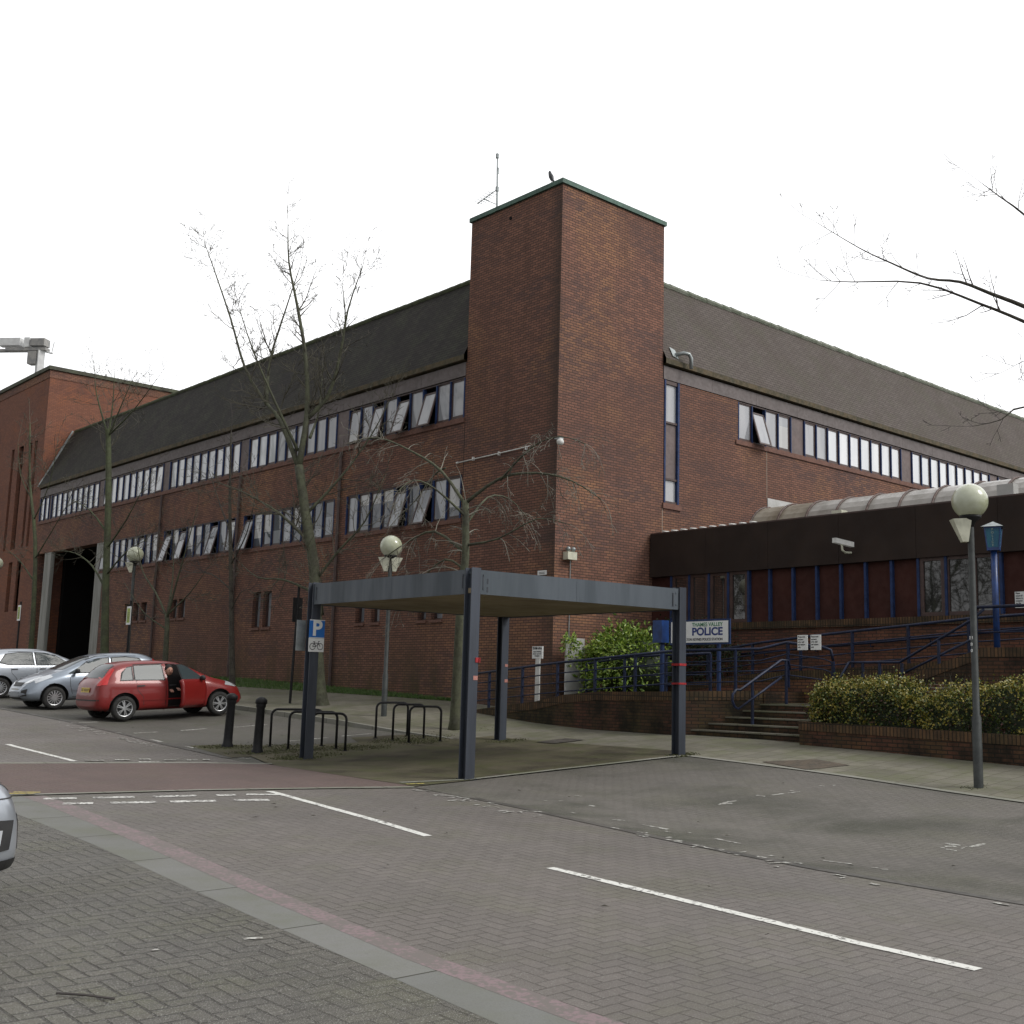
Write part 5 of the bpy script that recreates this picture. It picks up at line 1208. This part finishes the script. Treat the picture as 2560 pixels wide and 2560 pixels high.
corsa.update(
 top=[(0,.58),(.03,.84),(.09,.97),(.18,1.08),(.36,1.30),(.55,1.40),(.85,1.45),(1.3,1.46),(1.75,1.45),(2.05,1.41),(2.35,1.30),(2.7,1.13),(3.0,1.00),(3.25,.93),(3.5,.86),(3.72,.75),(3.84,.63),(3.92,.48)],
 windows=[('rear_window_side',[(.66,1.05),(.9,.985),(1.62,.955),(1.60,1.31),(1.2,1.325),(.86,1.28)]),('front_window',[(1.72,.95),(2.78,.93),(2.55,1.06),(2.25,1.215),(2.0,1.29),(1.70,1.315)])],
 head=[(.36,.66),(.62,.70),(.74,.84),(.70,.90),(.42,.75)], head_side=[(3.18,.84),(3.62,.68),(3.62,.78),(3.24,.90)],
 fog=[(.44,.34),(.66,.36),(.66,.54),(.48,.50)], grille=[(-.3,.62),(.3,.62),(.36,.72),(-.36,.72)], lgrille=[(-.40,.28),(.40,.28),(.42,.46),(-.42,.46)],
 fplate=.50, mirror_mat='trim')
def park(T,x,y,yaw,zoff=0):
    c,s=math.cos(yaw),math.sin(yaw); d=1.2
    zf=zg(x+c*d,y+s*d); zr=zg(x-c*d,y-s*d); T.location=(x,y,(zf+zr)/2+.01+zoff); T.rotation_euler=(0,-math.atan2(zf-zr,2*d),yaw)
red,proj,X,bv=car('red_hatchback','red five-door hatchback with its driver door open, nearest of the parked row','car_red',prof=hatch,rim_spokes=6,door_open=True)
# open driver's door on the right hand side (y<0), hinged at its front edge
proj('door_opening_shade',[(X(a),b) for a,b in [(1.72,.27),(2.66,.27),(2.76,.60),(2.76,.93),(2.55,1.06),(2.24,1.26),(2.0,1.345),(1.72,1.36)]],'R','dark',off=.006)  # near-black sheet paints the shaded cabin, no hole is cut
proj('door_opening_rim',[(X(a),b) for a,b in [(1.70,.22),(1.745,.22),(1.745,1.36),(1.70,1.37)]],'R','car_red',off=.012)
dr=proj('driver_door',[(X(a),b) for a,b in [(1.74,.27),(2.66,.27),(2.75,.60),(2.75,.945),(1.74,.965)]],'R','car_red',off=.012)
gl=proj('door_window',[(X(a),b) for a,b in [(1.79,.965),(2.72,.945),(2.54,1.06),(2.22,1.235),(2.0,1.31),(1.77,1.325)]],'R','cglass',parent=dr,off=.010)
fr=proj('door_frame',[(X(a),b) for a,b in [(1.74,.963),(2.78,.943),(2.56,1.075),(2.23,1.265),(2.0,1.345),(1.74,1.355)]],'R','trim',parent=dr,off=.004)
hinge=Vector((X(2.75),-.80,.6))
for o_ in (dr,gl,fr):
    o_.data.transform(Matrix.Translation(-hinge))
sm=dr.modifiers.new('s','SOLIDIFY'); sm.thickness=.09; sm.offset=-1
dr.location=hinge; dr.rotation_euler=(0,0,R(32))
park(red,11.8-.66+3.92/2,29.42,0.0)
# person getting out of the red car: seated sideways, leaning forward
def skin_person(name,label,bones,rad,mats_by,T):
    pass
PZ=zg(13.2,28.3)+.02
P=thing('person','person in black clothes leaning out of the open driver door of the red car','person',(13.0,28.95,PZ))
def skinchain(nm,verts,edges,radii,m,parent,lv=2,root=0):
    me=bpy.data.meshes.new(nm); me.from_pydata([tuple(Vector(v)) for v in verts],edges,[]); o=bpy.data.objects.new(nm,me); S.collection.objects.link(o); o.parent=parent
    md=o.modifiers.new('k','SKIN'); 
    for i,r in enumerate(radii): me.skin_vertices[0].data[i].radius=(r,r) if not isinstance(r,tuple) else r
    me.skin_vertices[0].data[root].use_root=True
    md.use_smooth_shade=True; o.modifiers.new('s','SUBSURF').levels=lv; apply_mods(o); o.data.materials.clear(); o.data.materials.append(M[m])
    for p in o.data.polygons: p.use_smooth=True; p.material_index=0
    return o
# local axes: -y towards the camera side (out of the car), z up. hips on the seat edge
V_=[(0,.25,.50),(.0,.16,.72),(.0,.02,.93),(-.02,-.08,1.06),(-.05,-.14,1.14),      #0-4 pelvis..neck
    (-.10,.20,.52),(-.10,-.12,.60),(-.10,-.14,.34),(-.10,-.22,.30),              #5-8 one leg
    (.10,.20,.52),(.10,-.12,.60),(.10,-.14,.34),(.10,-.22,.30),                 #9-12
    (-.19,-.04,1.02),(-.24,-.16,.80),(-.10,-.32,.74),                            #13-15 arm
    (.19,-.02,1.04),(.27,-.12,.82),(.12,-.32,.78)]                              #16-18
E_=[(0,1),(1,2),(2,3),(3,4),(0,5),(5,6),(6,7),(7,8),(0,9),(9,10),(10,11),(11,12),(2,13),(13,14),(14,15),(2,16),(16,17),(17,18)]
Rr=[.15,.15,.16,.11,.06,.10,.075,.055,.05,.10,.075,.055,.05,.075,.055,.04,.075,.055,.04]
body=skinchain('body',V_,E_,Rr,'cloth',P)
f=MB(); hc=Vector((-.10,-.22,1.22)); f.ball(hc,.105,12,0,(.86,1.0,1.18)); f.ball(hc+Vector((-.01,-.10,-.015)),.018,6); 
for sx_ in (-.09,.09): f.ball(hc+Vector((sx_,0,-.01)),.026,6,0,(.4,.8,1.2))
fo=bpy.data.objects.new('tmp',None)
hd=None
me_=f; hd=MB(); hd.v=[tuple(Vector(v)) for v in f.v]; hd.f=f.f; hd.m=f.m; hd.uv=f.uv
o=hd.build('head','skin',None,True); o.parent=P
f=MB(); f.ball(hc+Vector((0,.025,.03)),.112,12,0,(.9,1.0,1.15)); 
o=f.build('hair','hair',None,True); o.parent=P
f=MB()
for sx_ in (-.035,.035): f.ball(hc+Vector((sx_,-.097,.012)),.012,6)
f.ball(hc+Vector((0,-.098,-.055)),.014,6,0,(1.6,.5,.5)); o=f.build('eyes','hair',None,True); o.parent=P
for hx_,hy_,hz_,sg in ((-.10,-.35,.735,1),(.12,-.35,.775,-1)):
    vs=[(hx_,hy_+.03,hz_+.0),(hx_+.02*sg,hy_-.05,hz_-.01)]; ed=[(0,1)]; rd=[.03,.032]
    for k_,(a,l) in enumerate(((-.03,.065),(-.01,.075),(.01,.072),(.03,.058))):
        b=len(vs); vs+= [(hx_+.02*sg+a,hy_-.075,hz_-.012),(hx_+.02*sg+a*1.2,hy_-.075-l*.55,hz_-.03),(hx_+.02*sg+a*1.1,hy_-.075-l*.75,hz_-.06)]; ed+= [(1,b),(b,b+1),(b+1,b+2)]; rd+=[.0105,.0095,.008]
    b=len(vs); vs+=[(hx_+.05*sg,hy_-.02,hz_+.01),(hx_+.065*sg,hy_-.06,hz_-.01)]; ed+=[(0,b),(b,b+1)]; rd+=[.012,.010]
    skinchain('hand',vs,ed,rd,'skin',P,1)
P.scale=(1,1,1)
stl,*_=car('silver_hatchback','steel silver hatchback facing the road beside the red car','car_steel',L_=3.99,H=1.49,W_=1.72,prof=corsa,rim_spokes=14)
park(stl,12.8,33.6,math.pi)
wht,*_=car('pale_silver_hatchback','pale silver hatchback nosed toward the building at the left edge','car_silver',L_=3.99,H=1.49,W_=1.72,prof=corsa,rim_spokes=14)
park(wht,13.15,38.9,0)
gry,*_=car('grey_car','grey car of which only the roof shows behind the pale silver hatchback','car_grey',L_=4.1,H=1.55,W_=1.72,prof=hatch,rim_spokes=7)
park(gry,13.2,44.0,0)
near=dict(corsa); near.update(top=[(0,.7),(.1,1.2),(.4,1.45),(1.8,1.46),(2.3,1.36),(2.8,1.12),(3.2,1.0),(3.5,.93),(3.7,.86),(3.82,.78),(3.92,.62)],belt=[(0,.5),(.3,.95),(2.9,.93),(3.3,.90),(3.6,.82),(3.8,.70),(3.92,.5)],wid=[(0,.62),(.2,.8),(.9,.84),(3.3,.84),(3.6,.825),(3.78,.79),(3.86,.74),(3.92,.64)],bot=[(0,.36),(.5,.21),(3.4,.2),(3.8,.2),(3.92,.26)]); near.update(fog=[(.50,.33),(.70,.36),(.70,.60),(.52,.58)],head=[(.36,.70),(.64,.74),(.74,.84),(.72,.93),(.42,.80)])
near.update(head_side=[(3.5,.90),(3.84,.76),(3.87,.80),(3.6,.96)])
nr,nproj,nX,_=car('near_silver_car','silver car front corner poking in at the left edge of the near bay','car_silver',L_=4.2,H=1.62,W_=1.76,prof=near,rim_spokes=9)
nz=1.62/1.46
for nm_,pl_,mm_,of_ in (('fog_recess',[(3.60,.34),(3.80,.37),(3.82,.56),(3.62,.57)],'trim',.012),('fog_lamp',[(3.68,.40),(3.73,.40),(3.74,.50),(3.69,.50)],'lens',.018),('bumper_trim',[(3.2,.19),(3.86,.24),(3.87,.31),(3.2,.26)],'trim',.010),('bumper_seam',[(3.1,.70),(3.86,.70),(3.86,.708),(3.1,.708)],'trim',.007),('lamp_housing',[(3.62,.83),(3.82,.775),(3.83,.80),(3.66,.875)],'lens_dark',.014)):
    nproj(nm_,[(nX(a),b*nz) for a,b in pl_],'R',mm_,off=of_,step=.04)
park(nr,3.22-2.1,10.25,0)
# ================================================================== TREES
def rvec(): 
    a=random.uniform(0,6.283); z=random.uniform(-1,1); r=math.sqrt(1-z*z); return Vector((r*math.cos(a),r*math.sin(a),z))
def smooth(path,n=3):
    P_=[Vector(p) for p in path]
    if len(P_)<3: return P_
    out=[]
    for i in range(len(P_)-1):
        p0=P_[max(i-1,0)];p1=P_[i];p2=P_[i+1];p3=P_[min(i+2,len(P_)-1)]
        for k in range(n):
            t=k/n; out.append(.5*((2*p1)+(-p0+p2)*t+(2*p0-5*p1+4*p2-p3)*t*t+(-p0+3*p1-3*p2+p3)*t**3))
    out.append(P_[-1]); return out
def twig(mb,p,d,ln,r,depth,droop=0,up=.25,jit=.35,dens=1.,minr=.004):
    n=max(3,int(ln/.16)); path=[p.copy()]; rad=[r]; q=p.copy(); dd=d.normalized()
    for i in range(n):
        dd=(dd+rvec()*jit*.45+Vector((0,0,up*.16))-Vector((0,0,droop*.18))).normalized(); q=q+dd*ln/n; path.append(q.copy()); rad.append(max(minr,r*(1-(i+1)/n*.78)))
    mb.tube(path,rad,5 if r>.02 else 3,cap=False)
    if depth>0:
        k=int((2+ln*2.6)*dens)
        for i in range(k):
            t=random.uniform(.15,1); j=min(int(t*n),n-1); b=path[j].lerp(path[j+1],t*n-j); ax_=(path[j+1]-path[j]).normalized()
            s=rvec(); s=(s-ax_*s.dot(ax_)).normalized(); nd_=(ax_*.75+s*.8).normalized()
            twig(mb,b,nd_,ln*(1-t*.5)*random.uniform(.3,.6),max(minr,rad[j]*.55),depth-1,droop,up,jit,dens,minr)
def tree(name,label,trunk,limbs,bark,twm,group,depth=2,tl=1.5,n=9,droop=0,up=.3,dens=1.,base=None,minr=.004,seed=1,tstart=.3):
    random.seed(seed); b=trunk[0][0]; T=thing(name,label,'tree',(b[0],b[1],b[2]),group)
    f=MB(); pts=smooth([p for p,_ in trunk]); rr=[]
    k=3
    for i in range(len(trunk)-1):
        for j in range(k): rr.append(trunk[i][1]+(trunk[i+1][1]-trunk[i][1])*j/k)
    rr.append(trunk[-1][1]); rr=rr[:len(pts)]
    pts[0]=pts[0]-Vector((0,0,.1)); rr[0]*=1.35
    f.tube(pts,rr,12)
    for path,r0,r1 in limbs:
        sp=smooth(path,3); f.tube(sp,[r0+(r1-r0)*(i/(len(sp)-1))**.8 for i in range(len(sp))],8)
    f.build('trunk',bark,T,True)
    f=MB()
    for path,r0,r1 in limbs+[([p for p,_ in trunk][len(trunk)//2:],trunk[-1][1]*1.4,trunk[-1][1])]:
        sp=smooth(path,4); L0=sum((sp[i+1]-sp[i]).length for i in range(len(sp)-1))
        for i in range(int(n*L0/2)):
            t=tstart+(1-tstart)*random.random()**.8; x=t*(len(sp)-1); j=min(int(x),len(sp)-2); p=sp[j].lerp(sp[j+1],x-j); ax_=(sp[j+1]-sp[j]).normalized()
            s=rvec(); s=(s-ax_*s.dot(ax_)).normalized(); d=(ax_*.7+s).normalized()
            r=(r0+(r1-r0)*t)
            twig(f,p,d,tl*random.uniform(.45,1.1)*(1.15-t*.5),max(minr*1.5,min(.022,r*.45)),depth,droop,up,.35,dens,minr)
        twig(f,sp[-1],(sp[-1]-sp[-2]),tl*.8,min(r1,.016),depth,droop,up,.3,dens,minr)
    f.build('crown',twm,T)
    return T
V3=Vector
G1='bare winter trees along the footway'
# tall tree in the middle
tree('bare_tree','tall bare tree with a wide upright crown standing left of the canopy',
 [((17.3,28.5,.72),.24),((17.2,28.6,1.3),.19),((17.1,28.7,2.7),.165),((17.0,28.85,4.6),.15),((16.9,29.3,6.2),.14),((16.8,29.7,7.75),.125)],
 [([(16.8,29.7,7.7),(16.6,30.6,9.2),(16.5,31.4,9.9),(16.2,32.2,11.0),(16.1,33.2,12.8),(15.8,33.8,14.3),(15.6,34.3,15.4)],.08,.010),
  ([(16.8,29.7,7.75),(17.0,29.75,9.4),(17.1,30.2,11.2),(17.0,30.7,12.9),(16.8,31.0,14.3),(16.8,31.2,15.6)],.105,.012),
  ([(17.0,29.75,9.2),(17.4,29.3,9.9),(17.5,28.9,11.1),(17.5,28.6,12.4),(17.6,28.1,13.6)],.085,.012),
  ([(17.5,28.95,11.0),(17.8,29.2,12.2),(17.9,29.6,13.4)],.045,.01),
  ([(16.5,31.3,9.8),(16.9,32.0,11.4),(17.2,31.8,13.0),(17.4,31.4,14.4)],.06,.01),
  ([(16.9,29.3,6.3),(17.6,28.7,7.4),(18.1,28.0,8.6),(18.3,27.4,9.6)],.05,.01),
  ([(16.95,29.0,5.4),(16.4,29.9,6.3),(15.9,31.2,7.0),(15.5,32.3,7.4)],.055,.01),
  ([(17.05,28.8,4.4),(17.3,28.1,5.2),(17.6,27.3,6.0),(17.7,26.6,7.2)],.05,.01),
  ([(17.05,28.8,4.0),(16.6,29.8,4.4),(16.3,30.8,4.5),(16.2,31.8,5.0)],.045,.01),
  ([(16.8,29.8,8.2),(16.0,29.9,9.6),(15.4,30.2,11.0),(15.0,30.4,12.2)],.055,.01),
  ([(17.0,29.5,8.6),(17.9,30.6,9.8),(18.4,31.4,11.4)],.05,.01),
  ([(17.2,28.6,3.4),(16.7,27.9,3.9),(16.3,27.3,4.3)],.03,.008)],
 'bark','twig',G1,depth=2,tl=1.7,n=8,up=.45,dens=1.1,minr=.0055,seed=4,tstart=.15)
# small weeping ornamental behind the canopy
tree('weeping_tree','small spreading tree with arching silvery branches behind the canopy',
 [((17.2,22.38,.42),.14),((17.2,22.35,1.5),.115),((17.2,22.3,3.5),.105),((17.2,22.18,4.6),.095),((17.2,22.25,6.0),.08)],
 [([(17.2,22.25,5.9),(17.0,23.0,6.8),(16.8,24.0,7.4),(16.4,25.0,7.85),(16.1,25.9,7.8)],.05,.01),
  ([(17.2,22.25,5.95),(17.5,21.3,6.5),(17.8,20.3,6.55),(18.1,19.4,6.3),(18.3,18.6,5.8)],.05,.01),
  ([(17.5,21.3,6.45),(17.5,20.2,7.1),(17.4,19.1,7.2),(17.4,18.2,6.9)],.03,.008),
  ([(17.2,22.2,4.9),(17.4,21.2,5.0),(17.6,20.0,5.4),(17.8,19.1,5.2)],.035,.008),
  ([(17.2,22.2,4.7),(17.0,23.2,5.3),(16.9,24.2,5.1),(16.8,25.2,4.7)],.045,.008),
  ([(17.2,22.2,4.3),(17.2,23.0,4.6),(17.1,23.9,4.1),(17.0,24.7,3.4)],.035,.008),
  ([(17.1,23.0,6.9),(17.5,24.0,6.9),(17.8,25.2,6.4),(17.9,26.2,6.0)],.03,.008),
  ([(17.2,22.2,5.6),(16.4,22.4,6.2),(15.6,22.2,6.3),(15.0,22.0,5.9)],.035,.008),
  ([(17.2,22.2,5.4),(18.0,22.4,6.2),(18.9,22.6,6.3),(19.5,22.5,5.8)],.035,.008)],
 'bark','twig_silver',G1,depth=2,tl=1.15,n=10,droop=1.1,up=-.2,dens=.85,minr=.0045,seed=9,tstart=.25)
# left hand trees
tree('thin_tree','thin dark tree with one straight stem behind the bollards',
 [((17.2,33.64,.95),.11),((17.2,33.9,2.5),.085),((17.2,34.2,4.4),.07),((17.2,34.7,7.4),.045),((17.2,34.9,9.6),.02)],
 [([(17.2,34.1,4.3),(17.0,35.2,4.9),(16.9,36.4,5.0)],.03,.008),([(17.2,34.3,5.2),(17.2,33.4,6.1),(17.1,32.8,7.2)],.03,.008),([(17.2,34.5,6.2),(17.3,35.6,7.3),(17.3,36.6,8.6)],.03,.008),([(17.2,34.2,3.6),(17.1,33.4,4.2),(17.0,32.5,4.3)],.022,.007)],
 'bark_dark','twig_dark',G1,depth=2,tl=1.3,n=5,up=.3,dens=.7,minr=.005,seed=12)
tree('small_forked_tree','small grey green tree forking low behind the red car roof',
 [((17.2,38.5,1.05),.12),((17.2,38.65,2.1),.095),((17.2,38.7,3.3),.08),((17.2,38.8,3.7),.07)],
 [([(17.2,38.75,3.6),(17.1,39.6,4.5),(17.0,40.6,5.3),(17.0,41.4,6.6)],.05,.01),([(17.2,38.75,3.6),(17.2,38.2,4.8),(17.2,37.6,6.0),(17.3,37.2,7.4)],.05,.01),([(17.2,38.75,3.6),(17.5,39.2,5.0),(17.6,39.6,6.6)],.045,.01),([(17.2,38.7,3.2),(16.9,40.0,3.8),(16.8,41.6,4.9)],.035,.008),([(17.2,38.75,3.7),(17.4,37.6,4.4),(17.5,36.6,5.2)],.035,.008)],
 'bark','twig',G1,depth=2,tl=1.4,n=6,up=.35,dens=.7,minr=.0055,seed=15)
tree('pollarded_tree','thick mossy tree with pale shoots above its cut top beside the archway',
 [((17.2,43.8,1.15),.17),((17.2,44.0,2.6),.15),((17.2,44.4,5.2),.13),((17.2,44.8,8.4),.12),((17.2,45.3,10.8),.10),((17.2,45.4,11.2),.12)],
 [([(17.2,45.3,10.9),(17.1,46.0,12.0),(17.0,46.5,13.0),(17.0,46.8,13.9)],.05,.009),([(17.2,45.3,11.0),(17.3,45.4,12.3),(17.3,45.5,13.6)],.045,.009),([(17.2,45.2,11.0),(17.3,44.6,12.0),(17.4,43.9,13.0)],.045,.009),([(17.2,45.2,11.0),(17.5,43.8,11.8),(17.6,42.0,12.8)],.04,.009),([(17.2,44.6,7.0),(17.0,46.0,8.0),(16.8,47.6,8.6)],.05,.01),([(17.2,44.6,6.4),(17.3,43.2,7.4),(17.4,42.0,8.6)],.05,.01),([(17.2,44.3,4.8),(17.1,45.6,5.8),(17.0,47.2,6.4),(16.9,48.8,6.6)],.05,.01),([(17.2,44.4,5.4),(17.4,43.2,6.2),(17.6,41.9,6.6)],.045,.01)],
 'bark_moss','twig',G1,depth=2,tl=1.7,n=8,up=.5,dens=.85,minr=.005,seed=18)
tree('mossy_tree','slender green-stemmed tree at the far left in front of the brick slots',
 [((17.4,52.5,1.2),.13),((17.4,52.6,4.0),.10),((17.4,53.2,7.4),.08),((17.4,54.6,10.2),.05),((17.4,55.3,13.0),.025)],
 [([(17.4,52.9,5.6),(17.2,54.4,6.6),(17.1,56.0,7.2)],.035,.01),([(17.4,53.0,6.6),(17.5,51.4,7.8),(17.6,50.2,8.8)],.035,.01),([(17.4,53.6,8.4),(17.5,52.4,9.8),(17.5,51.8,11.6)],.03,.01),([(17.4,54.2,9.4),(17.3,55.6,10.6),(17.3,56.4,12.2)],.03,.01)],
 'bark_moss','twig',G1,depth=2,tl=1.7,n=6,up=.4,dens=.7,minr=.007,seed=20)
# tree outside the right edge whose branches reach in
tree('overhanging_tree','dark bare tree right of the frame whose branches reach in against the sky',
 [((12.6,4.2,-.2),.22),((12.5,4.25,2.0),.18),((12.3,4.4,3.6),.15),((12.1,4.5,5.0),.12),((12.1,4.3,7.2),.07)],
 [([(12.15,4.45,4.7),(11.6,4.85,5.35),(11.24,5.18,5.58),(10.98,5.4,5.70),(10.73,5.62,5.82),(10.48,5.85,5.85),(10.2,6.1,6.0),(9.94,6.32,6.15),(9.58,6.61,6.41)],.034,.0025),
  ([(12.2,4.45,4.5),(11.7,4.8,5.15),(11.26,5.19,5.42),(10.9,5.5,5.6),(10.43,5.91,5.80),(9.92,6.41,5.80),(9.68,6.64,5.81)],.03,.0025),
  ([(12.1,4.5,5.4),(11.6,4.8,6.1),(11.12,5.09,6.53),(10.92,5.25,6.71),(10.76,5.38,6.86)],.022,.0025),
  ([(12.25,4.45,4.0),(11.8,4.9,4.35),(11.4,5.3,4.55),(11.19,5.46,4.40),(10.99,5.67,4.33)],.02,.0025),
  ([(12.2,4.5,4.4),(11.8,4.9,4.9),(11.42,5.15,5.05),(11.2,5.3,4.95)],.015,.0025)],
 'bark_dark','twig_dark',G1,depth=2,tl=.6,n=8,up=.55,dens=.9,minr=.0026,seed=33,tstart=.4)
# trees on the far side of the road, left of the frame, mirrored in the annex glass
for i,(x,y,s_) in enumerate(((-9,22,4),(-11,27,5),(-8,32,6),(-12,37,7),(-9,43,8),(-12,50,9))):
    b=zg(x,y); wd=['first','second','third','fourth','fifth','sixth'][i]
    tree('bare_tree',wd+' bare tree across the road, mirrored in the annex glass',
     [((x,y,b),.22),((x+.1,y,b+2),.18),((x,y+.2,b+4),.14),((x,y,b+6),.09)],
     [([(x,y+.2,b+2+k_*.45),(x+math.cos(k_*2.3)*1.8,y+math.sin(k_*2.3)*1.8,b+4+k_*.6),(x+math.cos(k_*2.3)*3,y+math.sin(k_*2.3)*3,b+5.4+k_*.8)],.08,.02) for k_ in range(9)],
     'bark_moss','twig','bare trees across the road',depth=1,tl=2.2,n=10,dens=1.2,minr=.014,seed=s_)
# ---- shrubs
def leafcloud(mb,c,rad,n,size,m=0,shape=1.6,surf=.55,aspect=.42,droop=.3,rng=random):
    c=Vector(c)
    for i in range(n):
        d=rvec(); 
        if d.z<-.55: d.z*=-.6
        r=(surf+(1-surf)*rng.random()); bumpy=1+.13*math.sin(d.x*9+c.x)+.12*math.sin(d.y*11+d.z*7)
        p=c+Vector((d.x*rad[0],d.y*rad[1],d.z*rad[2]))*r*bumpy
        L_=size*rng.uniform(.6,1.25); t=(d+rvec()*.9+Vector((0,0,-droop))).normalized(); s=t.cross(rvec()).normalized()*L_*aspect*.5; nn=t.cross(s).normalized()*L_*.08
        mb.face([p,p+t*L_*.5+s+nn,p+t*L_,p+t*L_*.5-s+nn],m)
random.seed(41)
T=thing('laurel_bush','rounded yellow-splashed laurel bush between the tower and the blue totem','shrub',(22.0,21.1,1.35))
f=MB()
for c,r,n in (((22.0,21.45,2.25),(.95,1.0,.98),3600),((21.9,20.75,2.15),(.85,.75,.85),1600),((22.0,22.1,2.1),(.8,.6,.75),1200),((21.6,21.3,1.7),(.8,.95,.6),1500)): leafcloud(f,c,r,n,.15)
f.build('foliage','leaf_laurel',T)
f=MB(); f.ball((22.1,21.1,2.0),.95,10,0,(.85,1.15,.9)); f.build('inner_foliage','leaf_dark',T)
f=MB()
for k_ in range(6): f.tube([(22+random.uniform(-.3,.3),21.1+random.uniform(-.4,.4),1.2),(22+random.uniform(-.6,.6),21.1+random.uniform(-.8,.8),2.2)],.02,5)
f.build('stem','bark_dark',T)
T=thing('small_laurel','small pale leafed sprig of laurel at the tower corner beside the white board','shrub',(20.9,22.3,1.4)); f=MB(); leafcloud(f,(20.85,22.3,2.6),(.2,.25,.3),120,.15); leafcloud(f,(20.95,22.2,2.2),(.2,.2,.4),60,.13); f.build('foliage','leaf_laurel',T)
T=thing('dark_shrub','dark green shrub behind the laurel against the annex','shrub',(23.6,21.2,1.3)); f=MB(); leafcloud(f,(23.6,21.0,2.2),(.7,1.6,1.25),2600,.10); leafcloud(f,(23.7,19.6,2.0),(.6,1.0,1.2),1400,.10); f.build('foliage','leaf_dark',T)
HG=thing('hedge','yellow and green mottled hedge filling the planter','hedge',(20.4,9,.9))
f=MB(); random.seed(44)
def htop(y): return .78+.9*min(1,max(0,(13.9-y)/.5))**.5*1.0+.10*math.sin(y*2.1)+.07*math.sin(y*4.7+1)-.02*(13.9-y)*.2
def hleaf(x,y,z,m,sz=1.):
    L_=random.uniform(.03,.065)*sz; t=rvec(); q=t.cross(rvec()).normalized()*L_*.4; p=Vector((x,y,z)); f.face([p,p+t*L_*.5+q,p+t*L_,p+t*L_*.5-q],m)
for c_i in range(2100):
    y=13.7-13.3*random.random()**1.35; zt=htop(y); u=random.random()
    if u<.56: x=19.56+.10*math.sin(y*2.7+1)*.6+random.gauss(0,.05); z=.86-.0216*(13.9-y)+(zt-.86)*random.random()**.75
    elif u<.66: x=random.uniform(19.6,21.0); y=13.72+random.gauss(0,.04); z=random.uniform(.9,htop(13.45))
    else: x=random.uniform(19.6,21.1); z=zt+random.gauss(0,.035)-.1*abs((x-20.35)/.75)**3
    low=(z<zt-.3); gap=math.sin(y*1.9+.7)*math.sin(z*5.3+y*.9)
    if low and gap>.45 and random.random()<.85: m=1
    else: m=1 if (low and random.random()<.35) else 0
    r_=random.uniform(.04,.10)
    for q_ in range(random.randint(10,20)):
        hleaf(x+random.gauss(0,r_*.7),y+random.gauss(0,r_),z+random.gauss(0,r_*.8),m)
f.build('foliage',['leaf_hedge','leaf_hedge_hollow'],HG)
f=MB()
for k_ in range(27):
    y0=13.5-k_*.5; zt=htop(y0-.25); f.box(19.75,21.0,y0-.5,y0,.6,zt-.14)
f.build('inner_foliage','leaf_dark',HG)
f=MB(); random.seed(45)
for i in range(120):
    y=13.7-6*random.random(); x=random.uniform(19.6,21.1); z=htop(y)-.1; twig(f,Vector((x,y,z)),Vector((random.uniform(-.3,.3),random.uniform(-.3,.3),1)),random.uniform(.15,.38),.004,0,minr=.002)
for i in range(50):
    y=13.85; x=random.uniform(19.7,20.8); twig(f,Vector((x,13.7,random.uniform(.9,1.3))),Vector((-.2,.7,.5)),random.uniform(.15,.3),.004,0,minr=.002)
f.build('stem','twig',HG)
# fallen twigs and leaves
f=MB(); f.tube([(2.64,7.05,zg(2.64,7.05)+.02),(2.75,6.9,zg(2.75,6.9)+.025),(2.86,6.77,zg(2.86,6.77)+.015)],.007,5); tag(f.build('twig','twig_dark'),'dark twig lying on the paving at bottom left','twig')
f=MB(); random.seed(50)
for i in range(26):
    x,y=random.choice(((random.gauss(7.5,.8),random.uniform(5,14)),(random.uniform(10,16),random.uniform(6,14)),(random.uniform(10.6,15),random.uniform(21.5,28))))
    z=zg(x,y)+.035; a=random.uniform(0,6.28); l=random.uniform(.02,.05); f.face([(x+l*math.cos(a),y+l*math.sin(a),z),(x+l*.4*math.cos(a+1.7),y+l*.4*math.sin(a+1.7),z+.01),(x-l*math.cos(a),y-l*math.sin(a),z),(x+l*.4*math.cos(a-1.7),y+l*.4*math.sin(a-1.7),z)])
tag(f.build('fallen_leaves','bark_dark'),kind='stuff')
print('objects',len(bpy.data.objects))
